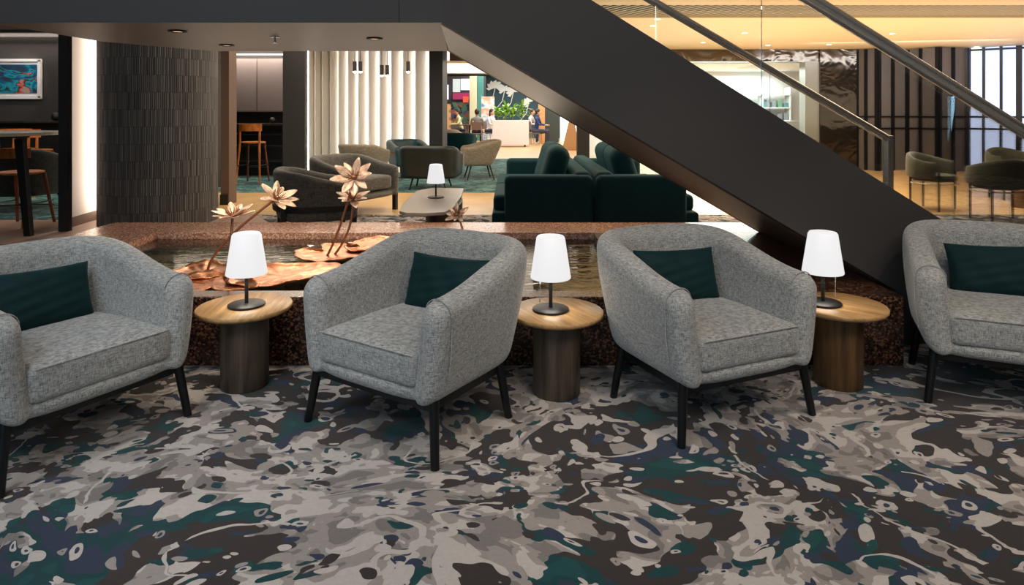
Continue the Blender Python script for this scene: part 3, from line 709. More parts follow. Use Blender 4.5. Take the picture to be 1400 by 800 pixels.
# ------------------------------------------------------------------ tub armchair
def u_path(hw, yf, yb, n=16):
    """U centre line: front-left -> round the back -> front-right. returns (pt, normal)"""
    out = []; yc = yb-hw*.82
    ns = 10
    for i in range(ns): 
        y = yf+(yc-yf)*i/ns; out.append((Vector((-hw, y, 0)), Vector((-1,0,0))))
    for i in range(n*2+1):
        a = PI - PI*i/(n*2); e = 2.7
        ca, sa = math.cos(a), math.sin(a)
        x = hw*math.copysign(abs(ca)**(2/e), ca); y = yc+(yb-yc)*abs(sa)**(2/e)
        nx = math.copysign(abs(ca)**(2-2/e), ca)/hw; ny = abs(sa)**(2-2/e)/(yb-yc); out.append((Vector((x,y,0)), Vector((nx,ny,0)).normalized()))
    for i in range(ns): 
        y = yc+(yf-yc)*(i+1)/ns; out.append((Vector((hw, y, 0)), Vector((1,0,0))))
    return out
def tub_shell(hw=.325, yf=-.175, yb=.455, z0=.215, arm=.605, back=.72, a=.06, inset=.20, sin=.04, voxel=.009, mat=None, flare=0.0):
    m = MB(); path = u_path(hw, yf, yb)
    # extend forward for rounded arm fronts
    R = .085
    def section(p, n, ztop, half, zlo, ins_extra=0):
        pts = []; K = 8
        def cz(z):
            q = max(0, min(1, 1-(z-z0)/.36)); ny = max(0, n.y)**1.3; return -(sin*(1-ny)+inset*ny)*q**1.6 + (flare+.12*ny)*max(0,(z-.5))
        prof = []
        for i in range(K+1):
            th = PI*i/K; prof.append((half*math.cos(th), ztop-half+half*math.sin(th)))
        for i in range(K+1):
            th = PI+PI*i/K; rb = min(half, .06); prof.append((half*math.cos(th), zlo+rb+rb*math.sin(th)))
        # subdivide long sides
        full = []
        for (x1, z1), (x2, z2) in zip(prof, prof[1:]+prof[:1]):
            nseg = max(1, int(abs(z2-z1)/.05))
            for j in range(nseg): full.append((x1+(x2-x1)*j/nseg, z1+(z2-z1)*j/nseg))
        return [p+n*(x+cz(z))+Vector((0,0,z)) for x, z in full]
    rings = []
    def top(y): return arm+(back-arm)*sstep(yf-.02, yb-.02, y)
    nsub = None
    def add_ring(p, n, drop, half):
        rings.append(section(p, n, top(p.y)-drop, half, z0))
    fr = [.99, .93, .82, .66, .45, .22]
    for q in fr:
        dy = R*q; drop = R*(1-math.sqrt(1-q*q)); hf = a*math.sqrt(max(.02, 1-max(0, (q-.25)/.75)**2))
        add_ring(Vector((-hw, yf-dy, 0)), Vector((-1,0,0)), drop, hf)
    for p, n in path: add_ring(p, n, 0, a)
    for q in fr[::-1]:
        dy = R*q; drop = R*(1-math.sqrt(1-q*q)); hf = a*math.sqrt(max(.02, 1-max(0, (q-.25)/.75)**2))
        add_ring(Vector((hw, yf-dy, 0)), Vector((1,0,0)), drop, hf)
    # make ring sizes equal by resampling
    def resample(r, n=44):
        L = [0]
        for i in range(len(r)): L.append(L[-1]+(r[(i+1)%len(r)]-r[i]).length)
        out = []; j = 0
        for k_ in range(n):
            s = L[-1]*k_/n
            while L[j+1] < s: j += 1
            f_ = (s-L[j])/max(1e-9, L[j+1]-L[j]); out.append(r[j].lerp(r[(j+1)%len(r)], f_))
        return out
    m.loft([resample(r) for r in rings])
    # pan under the seat, from arm to arm, with a rounded lip at the front
    pw = hw-sin+.035
    rings2 = []
    for z, g in ((z0, -.03), (z0+.008, -.012), (z0+.025, 0), (z0+.045, 0), (z0+.06, -.008), (z0+.068, -.03)):
        pts = []
        e = 5
        for k_ in range(64):
            th = 2*PI*k_/64; ca, sa = math.cos(th), math.sin(th)
            yy0, yy1 = yf-R+.004, yb-inset+.0
            pts.append(Vector(((pw+g)*math.copysign(abs(ca)**(2/e), ca), (yy0+yy1)/2+((yy1-yy0)/2+g)*math.copysign(abs(sa)**(2/e), sa), z)))
        rings2.append(pts)
    m.loft(rings2)
    me = m.mesh('shell', mat)
    out = remeshed(me, voxel, 16, 'shell'); 
    if not out.materials: out.materials.append(mat)
    return out
def cushion_mesh(w, d, h, r=.03, crown=.012, mat=None, e=7, wb=None):
    """seat cushion: rounded box, slightly crowned; wb = width at the back"""
    m = MB(); n = 14; bmesh.ops.create_cube(m.bm, size=2); bmesh.ops.subdivide_edges(m.bm, edges=m.bm.edges[:], cuts=n, use_grid_fill=True)
    for v in m.bm.verts:
        c_ = v.co; hx, hy, hz = w/2, d/2, h/2
        s = Vector((c_.x*hx, c_.y*hy, c_.z*hz)); inner = Vector((max(-hx+r, min(hx-r, s.x)), max(-hy+r, min(hy-r, s.y)), max(-hz+r, min(hz-r, s.z))))
        dlt = s-inner
        if dlt.length > 1e-6: s = inner+dlt.normalized()*r
        # rounded plan at the back
        fy = (s.y/d+.5)
        if wb: s.x *= 1+(wb/w-1)*sstep(.45, 1, fy)
        s.z += crown*(1-abs(2*s.x/w)**2.5)*(1-abs(2*s.y/d)**2.5)*(1 if c_.z > 0 else 0)
        v.co = s
    return m.mesh('cushion', mat)
def pillow_mesh(w, h, t, mat):
    m = MB(); n = 22; bmesh.ops.create_cube(m.bm, size=2); bmesh.ops.subdivide_edges(m.bm, edges=m.bm.edges[:], cuts=n, use_grid_fill=True)
    for v in m.bm.verts:
        x, y, z = v.co
        th = (max(0, 1-abs(x)**3)*max(0, 1-abs(z)**3))**.55
        pin = 1-.055*(1-abs(z)**2)*(abs(x)**6); pz = 1-.07*(1-abs(x)**2)*(abs(z)**6)
        wr = .004*math.sin(9*x+4*z)+.003*math.sin(17*z-6*x)
        v.co = Vector((x*w/2*pin, y*(t/2)*(th*.93+.07)+wr*th, z*h/2*pz))
    return m.mesh('pillow', mat)
def leg(m, top, foot, r0=.019, r1=.0145): m.tube([top, foot], [r0, r1], 16)

shell_me = tub_shell(mat=M['fabric'])
seat_me = cushion_mesh(.525, .62, .135, .03, .012, M['fabric'], wb=.45)
pil_me = pillow_mesh(.42, .26, .13, M['velvet_teal'])
def build_chair(label, loc, rot):
    t = thing('armchair', label, 'armchair', loc, rot, 'grey tub armchairs in the front row')
    shl = add('shell', shell_me, t)
    s = add('seat_cushion', seat_me, t); s.location = (0, .055, .335)
    m = MB()                                                        # welt around the cushion
    for z in (.395,):
        pts = []
        for k_ in range(49):
            s_ = k_/48; pts.append(Vector((-.25+.50*s_, -.253, z)))
        m.tube(pts, .0028, 6)
    nest(m.build('piping', M['fabric'], t, True), s)
    for sx in (-1, 1):
        m = MB()
        pts = []
        for k_ in range(15):
            th = PI*k_/14; pts.append(Vector((sx*(.325+.061*math.cos(th)), -.191-.010*math.sin(th), .545+.058*math.sin(th))))
        pts = pts[::-1]+[Vector((sx*(.325+.059), -.191, .42)), Vector((sx*(.325+.045), -.191, .31))]
        m.tube(pts, .0022, 6).build('arm_seam', M['fabric'], shl, True)
    for sx in (-1, 1):
        for y, fy in ((-.205, -.235), (.22, .25)):
            leg_o = MB(); leg(leg_o, (sx*.312, y, .235), (sx*.342, fy, 0), .0195, .0165); leg_o.build('leg', M['black_metal'], t, True)
    m = MB(); y0, y1 = -.205, .2
    m.box((0, y0, .207), (.60, .028, .03)); m.box((0, y1, .207), (.60, .028, .03))
    m.box((-.30, 0, .207), (.028, .41, .03)); m.box((.30, 0, .207), (.028, .41, .03))
    m.build('base_frame', M['black_metal'], t)
    return t
R = math.radians
CH = {'c1': ((-1.752, 2.62), 60), 'c2': ((-.437, 2.76), -33), 'c3': ((.872, 2.885), 23.5), 'c4': ((2.255, 3.0), -24)}
ch1 = build_chair('leftmost large grey tub armchair, cut off by the left edge', (-1.752, 2.62, 0), R(60))
L = {'c2': 'grey tub armchair between the left and middle side tables', 'c3': 'grey tub armchair between the middle and right side tables', 'c4': 'grey tub armchair at far right, beyond the stair foot'}
for k_, lb in L.items():
    (x, y), a = CH[k_]; dup(ch1, (x, y, 0), R(a), lb)
for k_, lb, yaw, dx in (('c1', 'dark teal velvet cushion on the leftmost armchair', 0, 0), ('c2', 'dark teal velvet cushion on the armchair between left and middle tables', 6, .0), ('c3', 'dark teal velvet cushion on the armchair right of the middle table', -8, .02), ('c4', 'dark teal velvet cushion on the armchair at far right', 0, .02)):
    (x, y), a = CH[k_]; a = R(a)
    o = add('cushion', pil_me); lx, ly = dx, .262
    o.location = (x+lx*math.cos(a)-ly*math.sin(a), y+lx*math.sin(a)+ly*math.cos(a), .507)
    o.rotation_mode = 'XYZ'; o.rotation_euler = (R(-20), R(random.uniform(-3,3)), a+R(yaw)); tag(o, lb, 'cushion', 'teal cushions on the front armchairs')

# ------------------------------------------------------------------ side tables + lamps
def side_table(loc, label, mat, rot):
    t = thing('side_table', label, 'side table', loc, rot, 'round drum side tables')
    MB().lathe([(.104,0),(.108,.004),(.108,.345)], seg=56).build('drum_base', mat, t, True)
    MB().lathe([(.12,.345),(.205,.353),(.214,.362),(.215,.374),(.212,.377),(0.001,.377)], seg=64).build('tabletop', M['oak_top'], t, True)
    return t
side_table((-1.262, 3.11, 0), 'round oak-topped side table left, between the first two armchairs', M['walnut'], .1)
side_table((.205, 3.03, 0), 'round oak-topped side table in the middle of the row', M['walnut'], .5)
side_table((1.55, 3.13, 0), 'round oak-topped side table right, against the granite pool end', M['walnut_brown'], .9)
def table_lamp(loc, label, chain, sc=1, rot=0):
    t = thing('table_lamp', label, 'table lamp', loc, rot, 'small table lamps with white shades'); t.scale = (sc,)*3
    MB().lathe([(.082,0),(.084,.003),(.084,.009),(.08,.012),(.012,.014)], seg=44).build('base', M['black_satin'], t, True)
    MB().tube([(0,0,.01),(0,0,.17)], .0085, 14).build('pole', M['black_satin'], t, True)
    shade = MB().lathe([(.091,.150),(.093,.153),(.066,.333),(.060,.342),(.045,.345)], seg=48).build('lamp_shade', M['lamp_shade'], t, True)
    if chain:
        MB().tube([(-chain,-.01,.15),(-chain,-.01,.055)], .0012, 6).tube([(-chain,-.01,.055),(-chain,-.01,.04)], .003, 8).build('pull_chain', M['steel'], shade)
    return t
table_lamp((-1.250, 3.10, .377), 'glowing white table lamp on the left side table', 0)
table_lamp((.178, 3.03, .377), 'glowing white table lamp on the middle side table', .05)
table_lamp((1.478, 3.13, .377), 'glowing white table lamp on the right side table', -.055)
for x, y in ((-1.25,3.1),(.178,3.03),(1.478,3.13)):
    l = bpy.data.lights.new('table_lamp_light', 'POINT'); l.energy = 1.6; l.color = (1,.9,.76); l.shadow_soft_size = .05
    lo = bpy.data.objects.new('table_lamp_light', l); C.objects.link(lo); lo.location = (x, y, .377+.13)

# ------------------------------------------------------------------ lounge behind the pool
def gen_chair(kind, label, loc, rot, fab, legm, group, sc=1):
    t = thing(kind, label, 'armchair', loc, rot, group); t.scale = (sc,)*3
    return t
shell_beige = tub_shell(hw=.36, yf=-.24, yb=.33, z0=.26, arm=.62, back=.74, a=.04, inset=.14, sin=.08, voxel=.016, mat=M['fabric_beige'], flare=.12)
barrel = tub_shell(hw=.40, yf=-.26, yb=.36, z0=.17, arm=.54, back=.66, a=.05, inset=.02, sin=.01, voxel=.016, mat=M['fabric_dark'])
def recol(me, mat):
    n = me.copy(); n.materials.clear(); n.materials.append(mat); return n
seat_low = cushion_mesh(.52, .5, .13, .03, .01, None)
def far_chair(label, loc, rot, fab, group=None, sc=1.0, shell=None, legs=.24, legm=None):
    t = thing('lounge_chair', label, 'armchair', loc, R(rot), group); t.scale = (sc,)*3
    add('shell', recol(shell or shell_beige, fab), t); s = add('seat_cushion', recol(seat_low, fab), t); s.location = (0,-.06,.37)
    for sx in (-1,1):
        for sy in (-1,1):
            m = MB(); leg(m, (sx*.2, sy*.17+.0, .28), (sx*.27, sy*.25, 0), .016, .011); m.build('leg', legm or M['black_metal'], t, True)
    return t
g = 'lounge chairs beyond the pool'
def X_(px, d): return (px-CX)/F*d
far_chair('beige lounge chair with its curved back towards camera, before white fins', (X_(497,11.7), 11.7, 0), 160, M['fabric_beige'], g, .96)
far_chair('beige lounge chair facing left in front of the white planter', (X_(655,12.4), 12.4, 0), -80, M['fabric_beige'], g)
far_chair('teal leather lounge chair facing camera near the white fins', (X_(561,12.7), 12.7, 0), 30, M['leather_teal'], g, shell=shell_me)
far_chair('black leather lounge chair seen from behind, above the small lamp', (X_(589,10.9), 10.9, 0), 176, M['leather_dark'], g, 1.1, shell=barrel)
far_chair('dark green lounge chair seen from behind, at the food court opening', (X_(628,16.5), 16.5, 0), 170, M['velvet_sofa'], g)
far_chair('small pale beige lounge chair farthest off, at the food court opening', (X_(612,19.5), 19.5, 0), 160, M['fabric_beige'], g)
# barrel chairs with a dark belt and frame
def barrel_chair(label, loc, rot, sc=1.0):
    t = thing('barrel_chair', label, 'armchair', loc, R(rot), 'charcoal barrel chairs beyond the pool'); t.scale = (sc,)*3
    add('shell', barrel, t); s = add('seat_cushion', recol(seat_low, M['fabric_dark']), t); s.location = (0,-.06,.34); s.scale = (1.25,1.05,1.2)
    path = u_path(.40, -.26, .36); m = MB(); rings = []
    for p, n in path: rings.append([p+n*x+Vector((0,0,z)) for x, z in ((.045,.27),(.066,.27),(.066,.32),(.045,.32))])
    m.loft(rings); m.build('belt', M['black_satin'], t)
    for sx in (-1,1):
        MB().box((sx*.40, -.30, .25), (.05,.05,.50)).build('leg', M['black_satin'], t, bevel=.004); MB().box((sx*.33, .34, .16), (.05,.05,.32)).build('leg', M['black_satin'], t, bevel=.004)
    return t
barrel_chair('charcoal barrel chair with black belt, its back to the camera', (X_(434,6.95), 6.95, 0), 112, 1.05)
barrel_chair('charcoal barrel chair facing right, just behind the one with its back turned', (X_(482,8.35), 8.35, 0), 62, 1.1)
# coffee table
t = thing('coffee_table', 'long pale oval-ended coffee table beyond the pool', 'coffee table', (0,0,0))
def P4(px, py, z=.42): return on_z(px, py, z)
c_ = [P4(546,289), P4(551,278), P4(570,261), P4(590,257.5), P4(634,258), P4(631,268), P4(620,284), P4(608,290.5), P4(580,292), P4(555,291.5)]
m = MB(); m.prism([Vector((p.x,p.y,.395)) for p in c_], (0,0,.03)); m.build('tabletop', M['table_stone'], t, bevel=.008)
m = MB(); ring = []
for k_ in range(32):
    th = 2*PI*k_/32; ring.append(Vector((-.66+.17*math.cos(th), 6.45+.62*math.sin(th), 0)))
m.prism(ring, (0,0,.395)); m.build('pedestal', M['dark_wood'], t, True)
table_lamp((X_(596,6.55), 6.55, .425), 'glowing white table lamp on the long coffee table', 0, .97)
# small round side table near teal chair
t = thing('side_table', 'small round side table with wooden top beside teal chair', 'side table', (X_(549,12.6), 12.6, 0))
MB().lathe([(.24,.46),(.25,.48),(.001,.48)], seg=32).build('tabletop', M['orange_wood'], t, True)
MB().lathe([(.15,0),(.15,.02),(.02,.03),(.02,.46)], seg=24).build('pedestal', M['black_satin'], t, True)

# island sofas
def sofa(label, x0, x1, face, lab_c):
    """face=-1: opens to the left; near end is a high arm panel"""
    t = thing('velvet_sofa', label, 'sofa', ((x0+x1)/2, 7.8, 0), 0, 'dark green velvet sofas back to back')
    w = x1-x0; y0, y1 = -1.3, 1.25; hw = w/2
    def bx(name, c, s, b=.05): MB().box(c, s).build(name, M['velvet_sofa'], t, bevel=b, seg=4)
    bx('base', (0, 0, .17), (w, y1-y0-.02, .22), .03)
    bx('seat_cushion', (face*.04, -.62+.05, .35), (w-.1, 1.12, .17), .05); bx('seat_cushion', (face*.04, .58, .35), (w-.1, 1.12, .17), .05)
    bx('arm', (-face*.06, y0+.09, .34), (w-.13, .2, .62), .06); bx('arm', (-face*.06, y1-.09, .34), (w-.13, .2, .60), .06)
    bx('backrest', (-face*(hw-.1), 0, .40), (.19, y1-y0-.1, .56), .06)
    for x in (-hw+.1, hw-.1):
        for y in (y0+.1, y1-.1): MB().box((x, y, .03), (.06,.06,.06)).build('foot', M['black_satin'], t)
    for i, y in enumerate((-.62, .05)):
        o = add('back_cushion', cushion_mesh(.24, .66, .52, .11, .0, M['velvet_sofa']), t)
        o.location = (-face*(hw-.36), y, .66); o.rotation_euler = (0, R(-face*16), R(4*i))
    return t
sofa('dark green velvet sofa of the pair, facing left, large loose back cushions', -.2, .81, -1, 'left')
sofa('dark green velvet sofa of the pair, facing right, partly hidden by the stair', .83, 1.86, 1, 'right')

# dining chairs with a curved band back (right)
def dining(label, loc, rot):
    t = thing('dining_chair', label, 'dining chair', loc, R(rot), 'olive dining chairs at right')
    m = MB(); rings = []
    for i in range(25):
        a = R(-28)+R(236)*i/24; r = .30
        c0 = Vector((math.cos(a)*r, math.sin(a)*r*.95, 0)); n = Vector((math.cos(a), math.sin(a), 0))
        f_ = 1-abs(i-12)/12; zt = .63+.11*sstep(0, 1, f_); zb = .42+.0*f_; hf = .035*(1 if 0 < i < 24 else .5)
        pr = []
        for k_ in range(12):
            th = 2*PI*k_/12; ca, sa = math.cos(th), math.sin(th)
            pr.append(c0+n*hf*math.copysign(abs(ca)**.7, ca)+Vector((0,0,(zt+zb)/2+(zt-zb)/2*math.copysign(abs(sa)**.6, sa))))
        rings.append(pr)
    m.loft(rings); m.build('backrest', M['fabric_olive'], t, True)
    MB().lathe([(.2,.37),(.255,.385),(.268,.42),(.255,.455),(.15,.468),(.001,.47)], seg=40).build('seat', M['fabric_olive'], t, True)
    for a in (50, 130, 215, 325):
        x, y = .285*math.cos(R(a)), .27*math.sin(R(a)); MB().tube([(x,y,0),(x,y,.5)], [.013,.017], 12).build('leg', M['black_metal'], t, True)
    MB().tube([(.285*math.cos(2*PI*k_/32), .27*math.sin(2*PI*k_/32), .35) for k_ in range(33)], .009, 8).build('stretcher', M['steel'], t, True)
    return t
dining('olive dining chair with curved band back, left of the group by stair foot', (X_(1277,8.6), 8.6, 0), 35)
dining('olive dining chair nearest camera at right edge, its curved back turned', (X_(1366,7.75), 7.75, 0), 172)
dining('olive dining chair behind the other two, before the glowing windows', (X_(1384,9.6), 9.6, 0), 0)
t = thing('glass_coffee_table', 'low glass topped table beside the dining chairs at right edge', 'table', (X_(1420,8.6), 8.75, 0))
MB().lathe([(.42,.40),(.42,.41)], seg=40).build('tabletop', M['glass'], t)
MB().lathe([(.2,0),(.2,.39)], seg=32).build('drum_base', M['walnut_brown'], t, True)

# ------------------------------------------------------------------ left bar corner
t = thing('bar_table', 'high bar table with grey round-cornered top, left edge', 'bar table', (0,0,0))
m = MB(); m.prism([(-7.2,6.2,1.035),(-5.2,6.2,1.035),(-4.86,6.5,1.035),(-4.8,7.0,1.035),(-4.95,7.3,1.035),(-7.2,7.3,1.035)], (0,0,.035)); m.build('tabletop', M['table_stone'], t, bevel=.006)
m = MB(); m.prism([(-7.1,6.3,1.0),(-5.35,6.3,1.0),(-5.2,7.1,1.0),(-7.1,7.1,1.0)], (0,0,.035)); m.build('apron', M['black_satin'], t)
for x, y, fx in ((-5.02,6.72,-4.93), (-6.9,6.4,-7.0)):
    MB().loft([[(fx-.035,y-.03,0),(fx+.035,y-.03,0),(fx+.035,y+.03,0),(fx-.035,y+.03,0)],[(x-.045,y-.03,1.0),(x+.045,y-.03,1.0),(x+.045,y+.03,1.0),(x-.045,y+.03,1.0)]]).build('leg', M['black_satin'], t, bevel=.004)
def stool_meshes():
    d = {}
    t = thing('bar_stool', '', 'bar stool', (0,0,0), 0, 'orange wooden bar stools')
    MB().lathe([(.15,.655),(.195,.668),(.198,.685),(.18,.69),(.001,.682)], seg=32).build('seat', M['orange_wood'], t, True)
    m = MB(); rings = []
    for i in range(13):
        a = R(35)+R(110)*i/12; r = .235; c0 = Vector((math.cos(a)*r, math.sin(a)*r-.02, .93)); n = Vector((math.cos(a), math.sin(a), 0))
        rings.append([c0-n*.011+Vector((0,0,-.06)), c0+n*.011+Vector((0,0,-.06)), c0+n*.011+Vector((0,0,.06)), c0-n*.011+Vector((0,0,.06))])
    m.loft(rings); m.build('backrest', M['orange_wood'], t, bevel=.004)
    for sx in (-1,1):
        MB().tube([(sx*.2,.22,0),(sx*.165,.15,.66),(sx*.17,.14,.97)], [.014,.019,.014], 10).build('rear_leg', M['orange_wood'], t, True)
        MB().tube([(sx*.19,-.2,0),(sx*.14,-.12,.66)], [.014,.019], 10).build('front_leg', M['red_wood'], t, True)
    m = MB()
    for (a, b) in (((-.185,-.19,.24),(.185,-.19,.24)), ((-.19,.2,.3),(.19,.2,.3)), ((-.187,-.19,.3),(-.187,.2,.3)), ((.187,-.19,.3),(.187,.2,.3))): m.tube([a,b], .008, 8)
    m.build('footrest', M['black_metal'], t)
    return t
st = stool_meshes(); st['label'] = 'orange wooden bar stool before the alcove counter'
st.location = (X_(345,11.7), 11.75, 0); st.rotation_euler = (0,0,R(178)); st.scale = (1.05,1.05,1.06)
for px, d, rot, lb in ((28, 7.35, 178, 'orange wooden bar stool nearest camera, behind the grey bar table'), (48, 9.9, 172, 'orange bar stool beyond the bar table, right of the far two'), (24, 10.2, 200, 'orange bar stool beyond the bar table, left of the far two')):
    q = dup(st, (X_(px, d), d, 0), R(rot), lb)
    q.scale = (1.15,1.15,.89 if px == 28 else 1.02)
far_chair('charcoal armchair standing behind the near bar stool', (X_(30,8.6), 8.6, 0), 175, M['fabric_charcoal'], None, 1.25, shell=barrel)
t = thing('wall_shelf', 'dark wall shelf counter at the left room wall', 'shelf', (X_(62,10.8), 10.8, 0))
MB().box((-.2,0,1.1), (1.3,.35,.035)).build('shelf_board', M['dark_wood'], t, bevel=.004)
MB().box((-.2,.08,.55), (1.3,.16,1.08)).build('body', M['black_satin'], t)
o = MB().lathe([(.02,0),(.06,.02),(.075,.07),(.06,.12),(.02,.14)], seg=20).build('black_bowl', M['black_satin'], None, True); o.location = (X_(77,10.75), 10.75, 1.118); tag(o, 'small round black pot on the left wall shelf', 'pot')
# picture
t = thing('framed_picture', 'colourful abstract picture in white frame on dark wall', 'picture', (X_(20,10.95), 10.96, ZB(108, 10.95)))
k = NT('abstract_print').set(.3); v = k.coord(scale=(1.2,1,3), rot=(0,.5,0)); n = k.noise(v, 1.5, 4, .5, 1.5).outputs[0]
k.color(k.ramp(n, [(0,lin((20,24,34))),(.42,lin((50,60,80))),(.48,lin((20,90,130))),(.53,lin((40,150,170))),(.57,lin((26,28,34))),(.60,lin((196,60,40))),(.66,lin((150,140,130)))]))
MB().box((0,-.01,0), (.74,.01,.48)).build('print', k.m, t)
MB().box((0,.01,0), (.86,.02,.60)).build('backing', M['white_satin'], t)
m = MB()
for c_, s_ in (((0,-.02,.31),(.90,.05,.045)), ((0,-.02,-.31),(.90,.05,.045)), ((-.43,-.02,0),(.045,.05,.62)), ((.43,-.02,0),(.045,.05,.62))): m.box(c_, s_)
m.build('frame', M['white_satin'], t)
spot('picture_spot', (X_(20,10.2), 10.1, 2.5), (X_(20,10.9), 10.96, 1.8), 30, NEU, 50)

# ------------------------------------------------------------------ food court
wall('wall_mural', -2.8, 5.5, 30.0, 30.1, 0, 2.9, plain('mural_teal', (22,62,74), .6))
def flat(name, pts, y, th, mat, label, cat, group=None):
    m = MB(); m.prism([(x, y, z) for x, z in pts], (0, th, 0)); return tag(m.build(name, mat), label, cat, group)
def rectp(px0, py0, px1, py1, d):
    a = P(px0, py0, d); b = P(px1, py1, d); return [(a.x,a.z),(b.x,a.z),(b.x,b.z),(a.x,b.z)]
petal_m = plain('mural_white', (206,214,214), .6)
for i, (px, py, r_, lb) in enumerate(((677,120,.42,'painted white flower on teal wall, upper left by the signs'), (690,124,.3,'painted pale flower on teal wall, above the plants at left'), (702,126,.36,'painted pale flower on teal wall, above the plants at right'), (723,140,.3,'painted white flower on teal wall beside the stair underside'))):
    c_ = P(px, py, 29.95); m = MB()
    for j in range(7):
        a = -.2+(PI+.4)*j/6+.3*i; p = [(0,0),(math.cos(a-.4)*r_*.6, math.sin(a-.4)*r_*.55),(math.cos(a-.12)*r_, math.sin(a-.12)*r_*.85),(math.cos(a+.25)*r_*.8, math.sin(a+.25)*r_*.7)]
        m.prism([(c_.x+x, 29.92-j*.004, c_.z+z) for x, z in p], (0,.004,0))
    m.tube([(c_.x, 29.93, c_.z), (c_.x-.12, 29.93, c_.z-.5), (c_.x-.45, 29.93, c_.z-.9)], .022, 6)
    tag(m.build('painted_flower', petal_m), lb, 'mural flower', 'painted flowers on the teal wall')
em = lambda n, c, s=.8: emit(n, c, s)
stall = thing('food_stall', 'dark food stall with lit menu screens and magenta sign behind the diners', 'food stall', (0,0,0))
def part(name, pts, y, th, mat): m = MB(); m.prism([(x, y, z) for x, z in pts], (0, th, 0)); return m.build(name, mat, stall)
part('back_panel', rectp(600,104,664,187,28.6), 28.6, .3, plain('stall_dark', (66,62,70), .5))
part('counter', rectp(606,168,642,193,27.8), 27.8, .6, plain('stall_counter', (90,84,84), .5))
part('menu_screen', rectp(608,116,613,136,28.5), 28.5, .08, em('screen_white', (220,230,250), 1.2))
part('menu_screen', rectp(619,108,629,126,28.5), 28.5, .08, em('screen_pale', (190,205,205), .7))
part('menu_screen', rectp(630,108,642,123,28.5), 28.5, .08, em('screen_bright', (240,248,255), 1.2))
part('sign_band', rectp(619,127,641,136,28.4), 28.4, .15, em('sign_magenta', (150,40,90), .6))
part('lit_sign', rectp(633,132,640,140,28.2), 28.2, .2, em('sign_red', (220,80,60), .9))
kg = NT('shelf_goods').set(.5); vg = kg.n('ShaderNodeTexVoronoi'); vg.inputs['Scale'].default_value = 7; kg.l(kg.coord(), vg.inputs[0]); sg = kg.n('ShaderNodeSeparateColor'); kg.l(vg.outputs['Color'], sg.inputs[0])
kg.color(kg.ramp(sg.outputs[0], [(0, lin((40,40,50))), (.3, lin((150,90,70))), (.5, lin((60,130,110))), (.7, lin((190,180,150))), (.85, lin((70,80,140)))], 'CONSTANT'))
part('goods_display', rectp(609,140,641,168,28.3), 28.3, .2, kg.m)
flat('stall_pillar', rectp(642,104,652,193,27.5), 27.5, .3, plain('pillar_cream', (200,200,170), .5), 'cream pillar between the food stalls', 'pillar')
flat('stall_pillar', rectp(653,104,661,193,27.6), 27.6, .3, plain('pillar_teal', (60,130,124), .4), 'teal green pillar beside the cream one', 'pillar')
k = NT('menu_print').set(.5); n = k.noise(k.coord(scale=(1,1,1.4)), 2.6, 2).outputs[0]; k.color(k.ramp(n, [(.35, lin((90,140,190))), (.5, lin((224,226,226))), (.62, lin((214,160,130)))], 'LINEAR')); 
flat('menu_board', rectp(658,132,676,195.3,25.8), 25.8, .06, k.m, 'tall pale blue menu board left of the plants', 'menu board')
k2 = NT('dish_strip').set(.5); v = k2.n('ShaderNodeTexVoronoi'); v.inputs['Scale'].default_value = 4; v.inputs['Randomness'].default_value = 0; k2.l(k2.coord(), v.inputs[0]); k2.color(k2.ramp(v.outputs['Distance'], [(0, lin((110,70,40))), (.34, lin((226,190,140)))]))
flat('menu_strip', rectp(608,142,616,204.4,21.5), 21.5, .05, k2.m, 'tall cream banner with pictures of dishes by the opening', 'banner')
flat('door_frame', rectp(605,82,608,232,14.75), 14.75, .1, M['white_satin'], 'slim white door frame edge at the food court opening', 'frame')
flat('shop_banner', rectp(736,142,745,196.8,25.0), 25.0, .08, plain('tan_banner', (200,150,96), .5), 'tan banner on the stall right of the plants', 'banner')
flat('stall_pillar', rectp(745,148,764,195,26), 26, .3, plain('pillar_dark_green', (44,56,54), .5), 'dark green pillar right of the plants', 'pillar')
flat('lit_screen', rectp(766,150,830,193.3,27), 27, .1, em('screen_cream', (240,236,228), .9), 'bright cream lit shop screen beyond the easel sign', 'screen')
for cx_, cy_, lb in ((.2,18.2,'large glow sheet added to whiten the ceiling over the near food court'),(.2,25.5,'large glow sheet added to whiten the ceiling over the far food court tables')):  # emissive sheets added so the food court ceiling looks bright white
    o = MB().box((0,0,0), (6.5,5.6,.03)).build('ceiling_light_panel', emit('ceiling_panel_glow', (255,250,240), .95)); o.location = (cx_, cy_, 2.88); tag(o, lb, 'ceiling light')
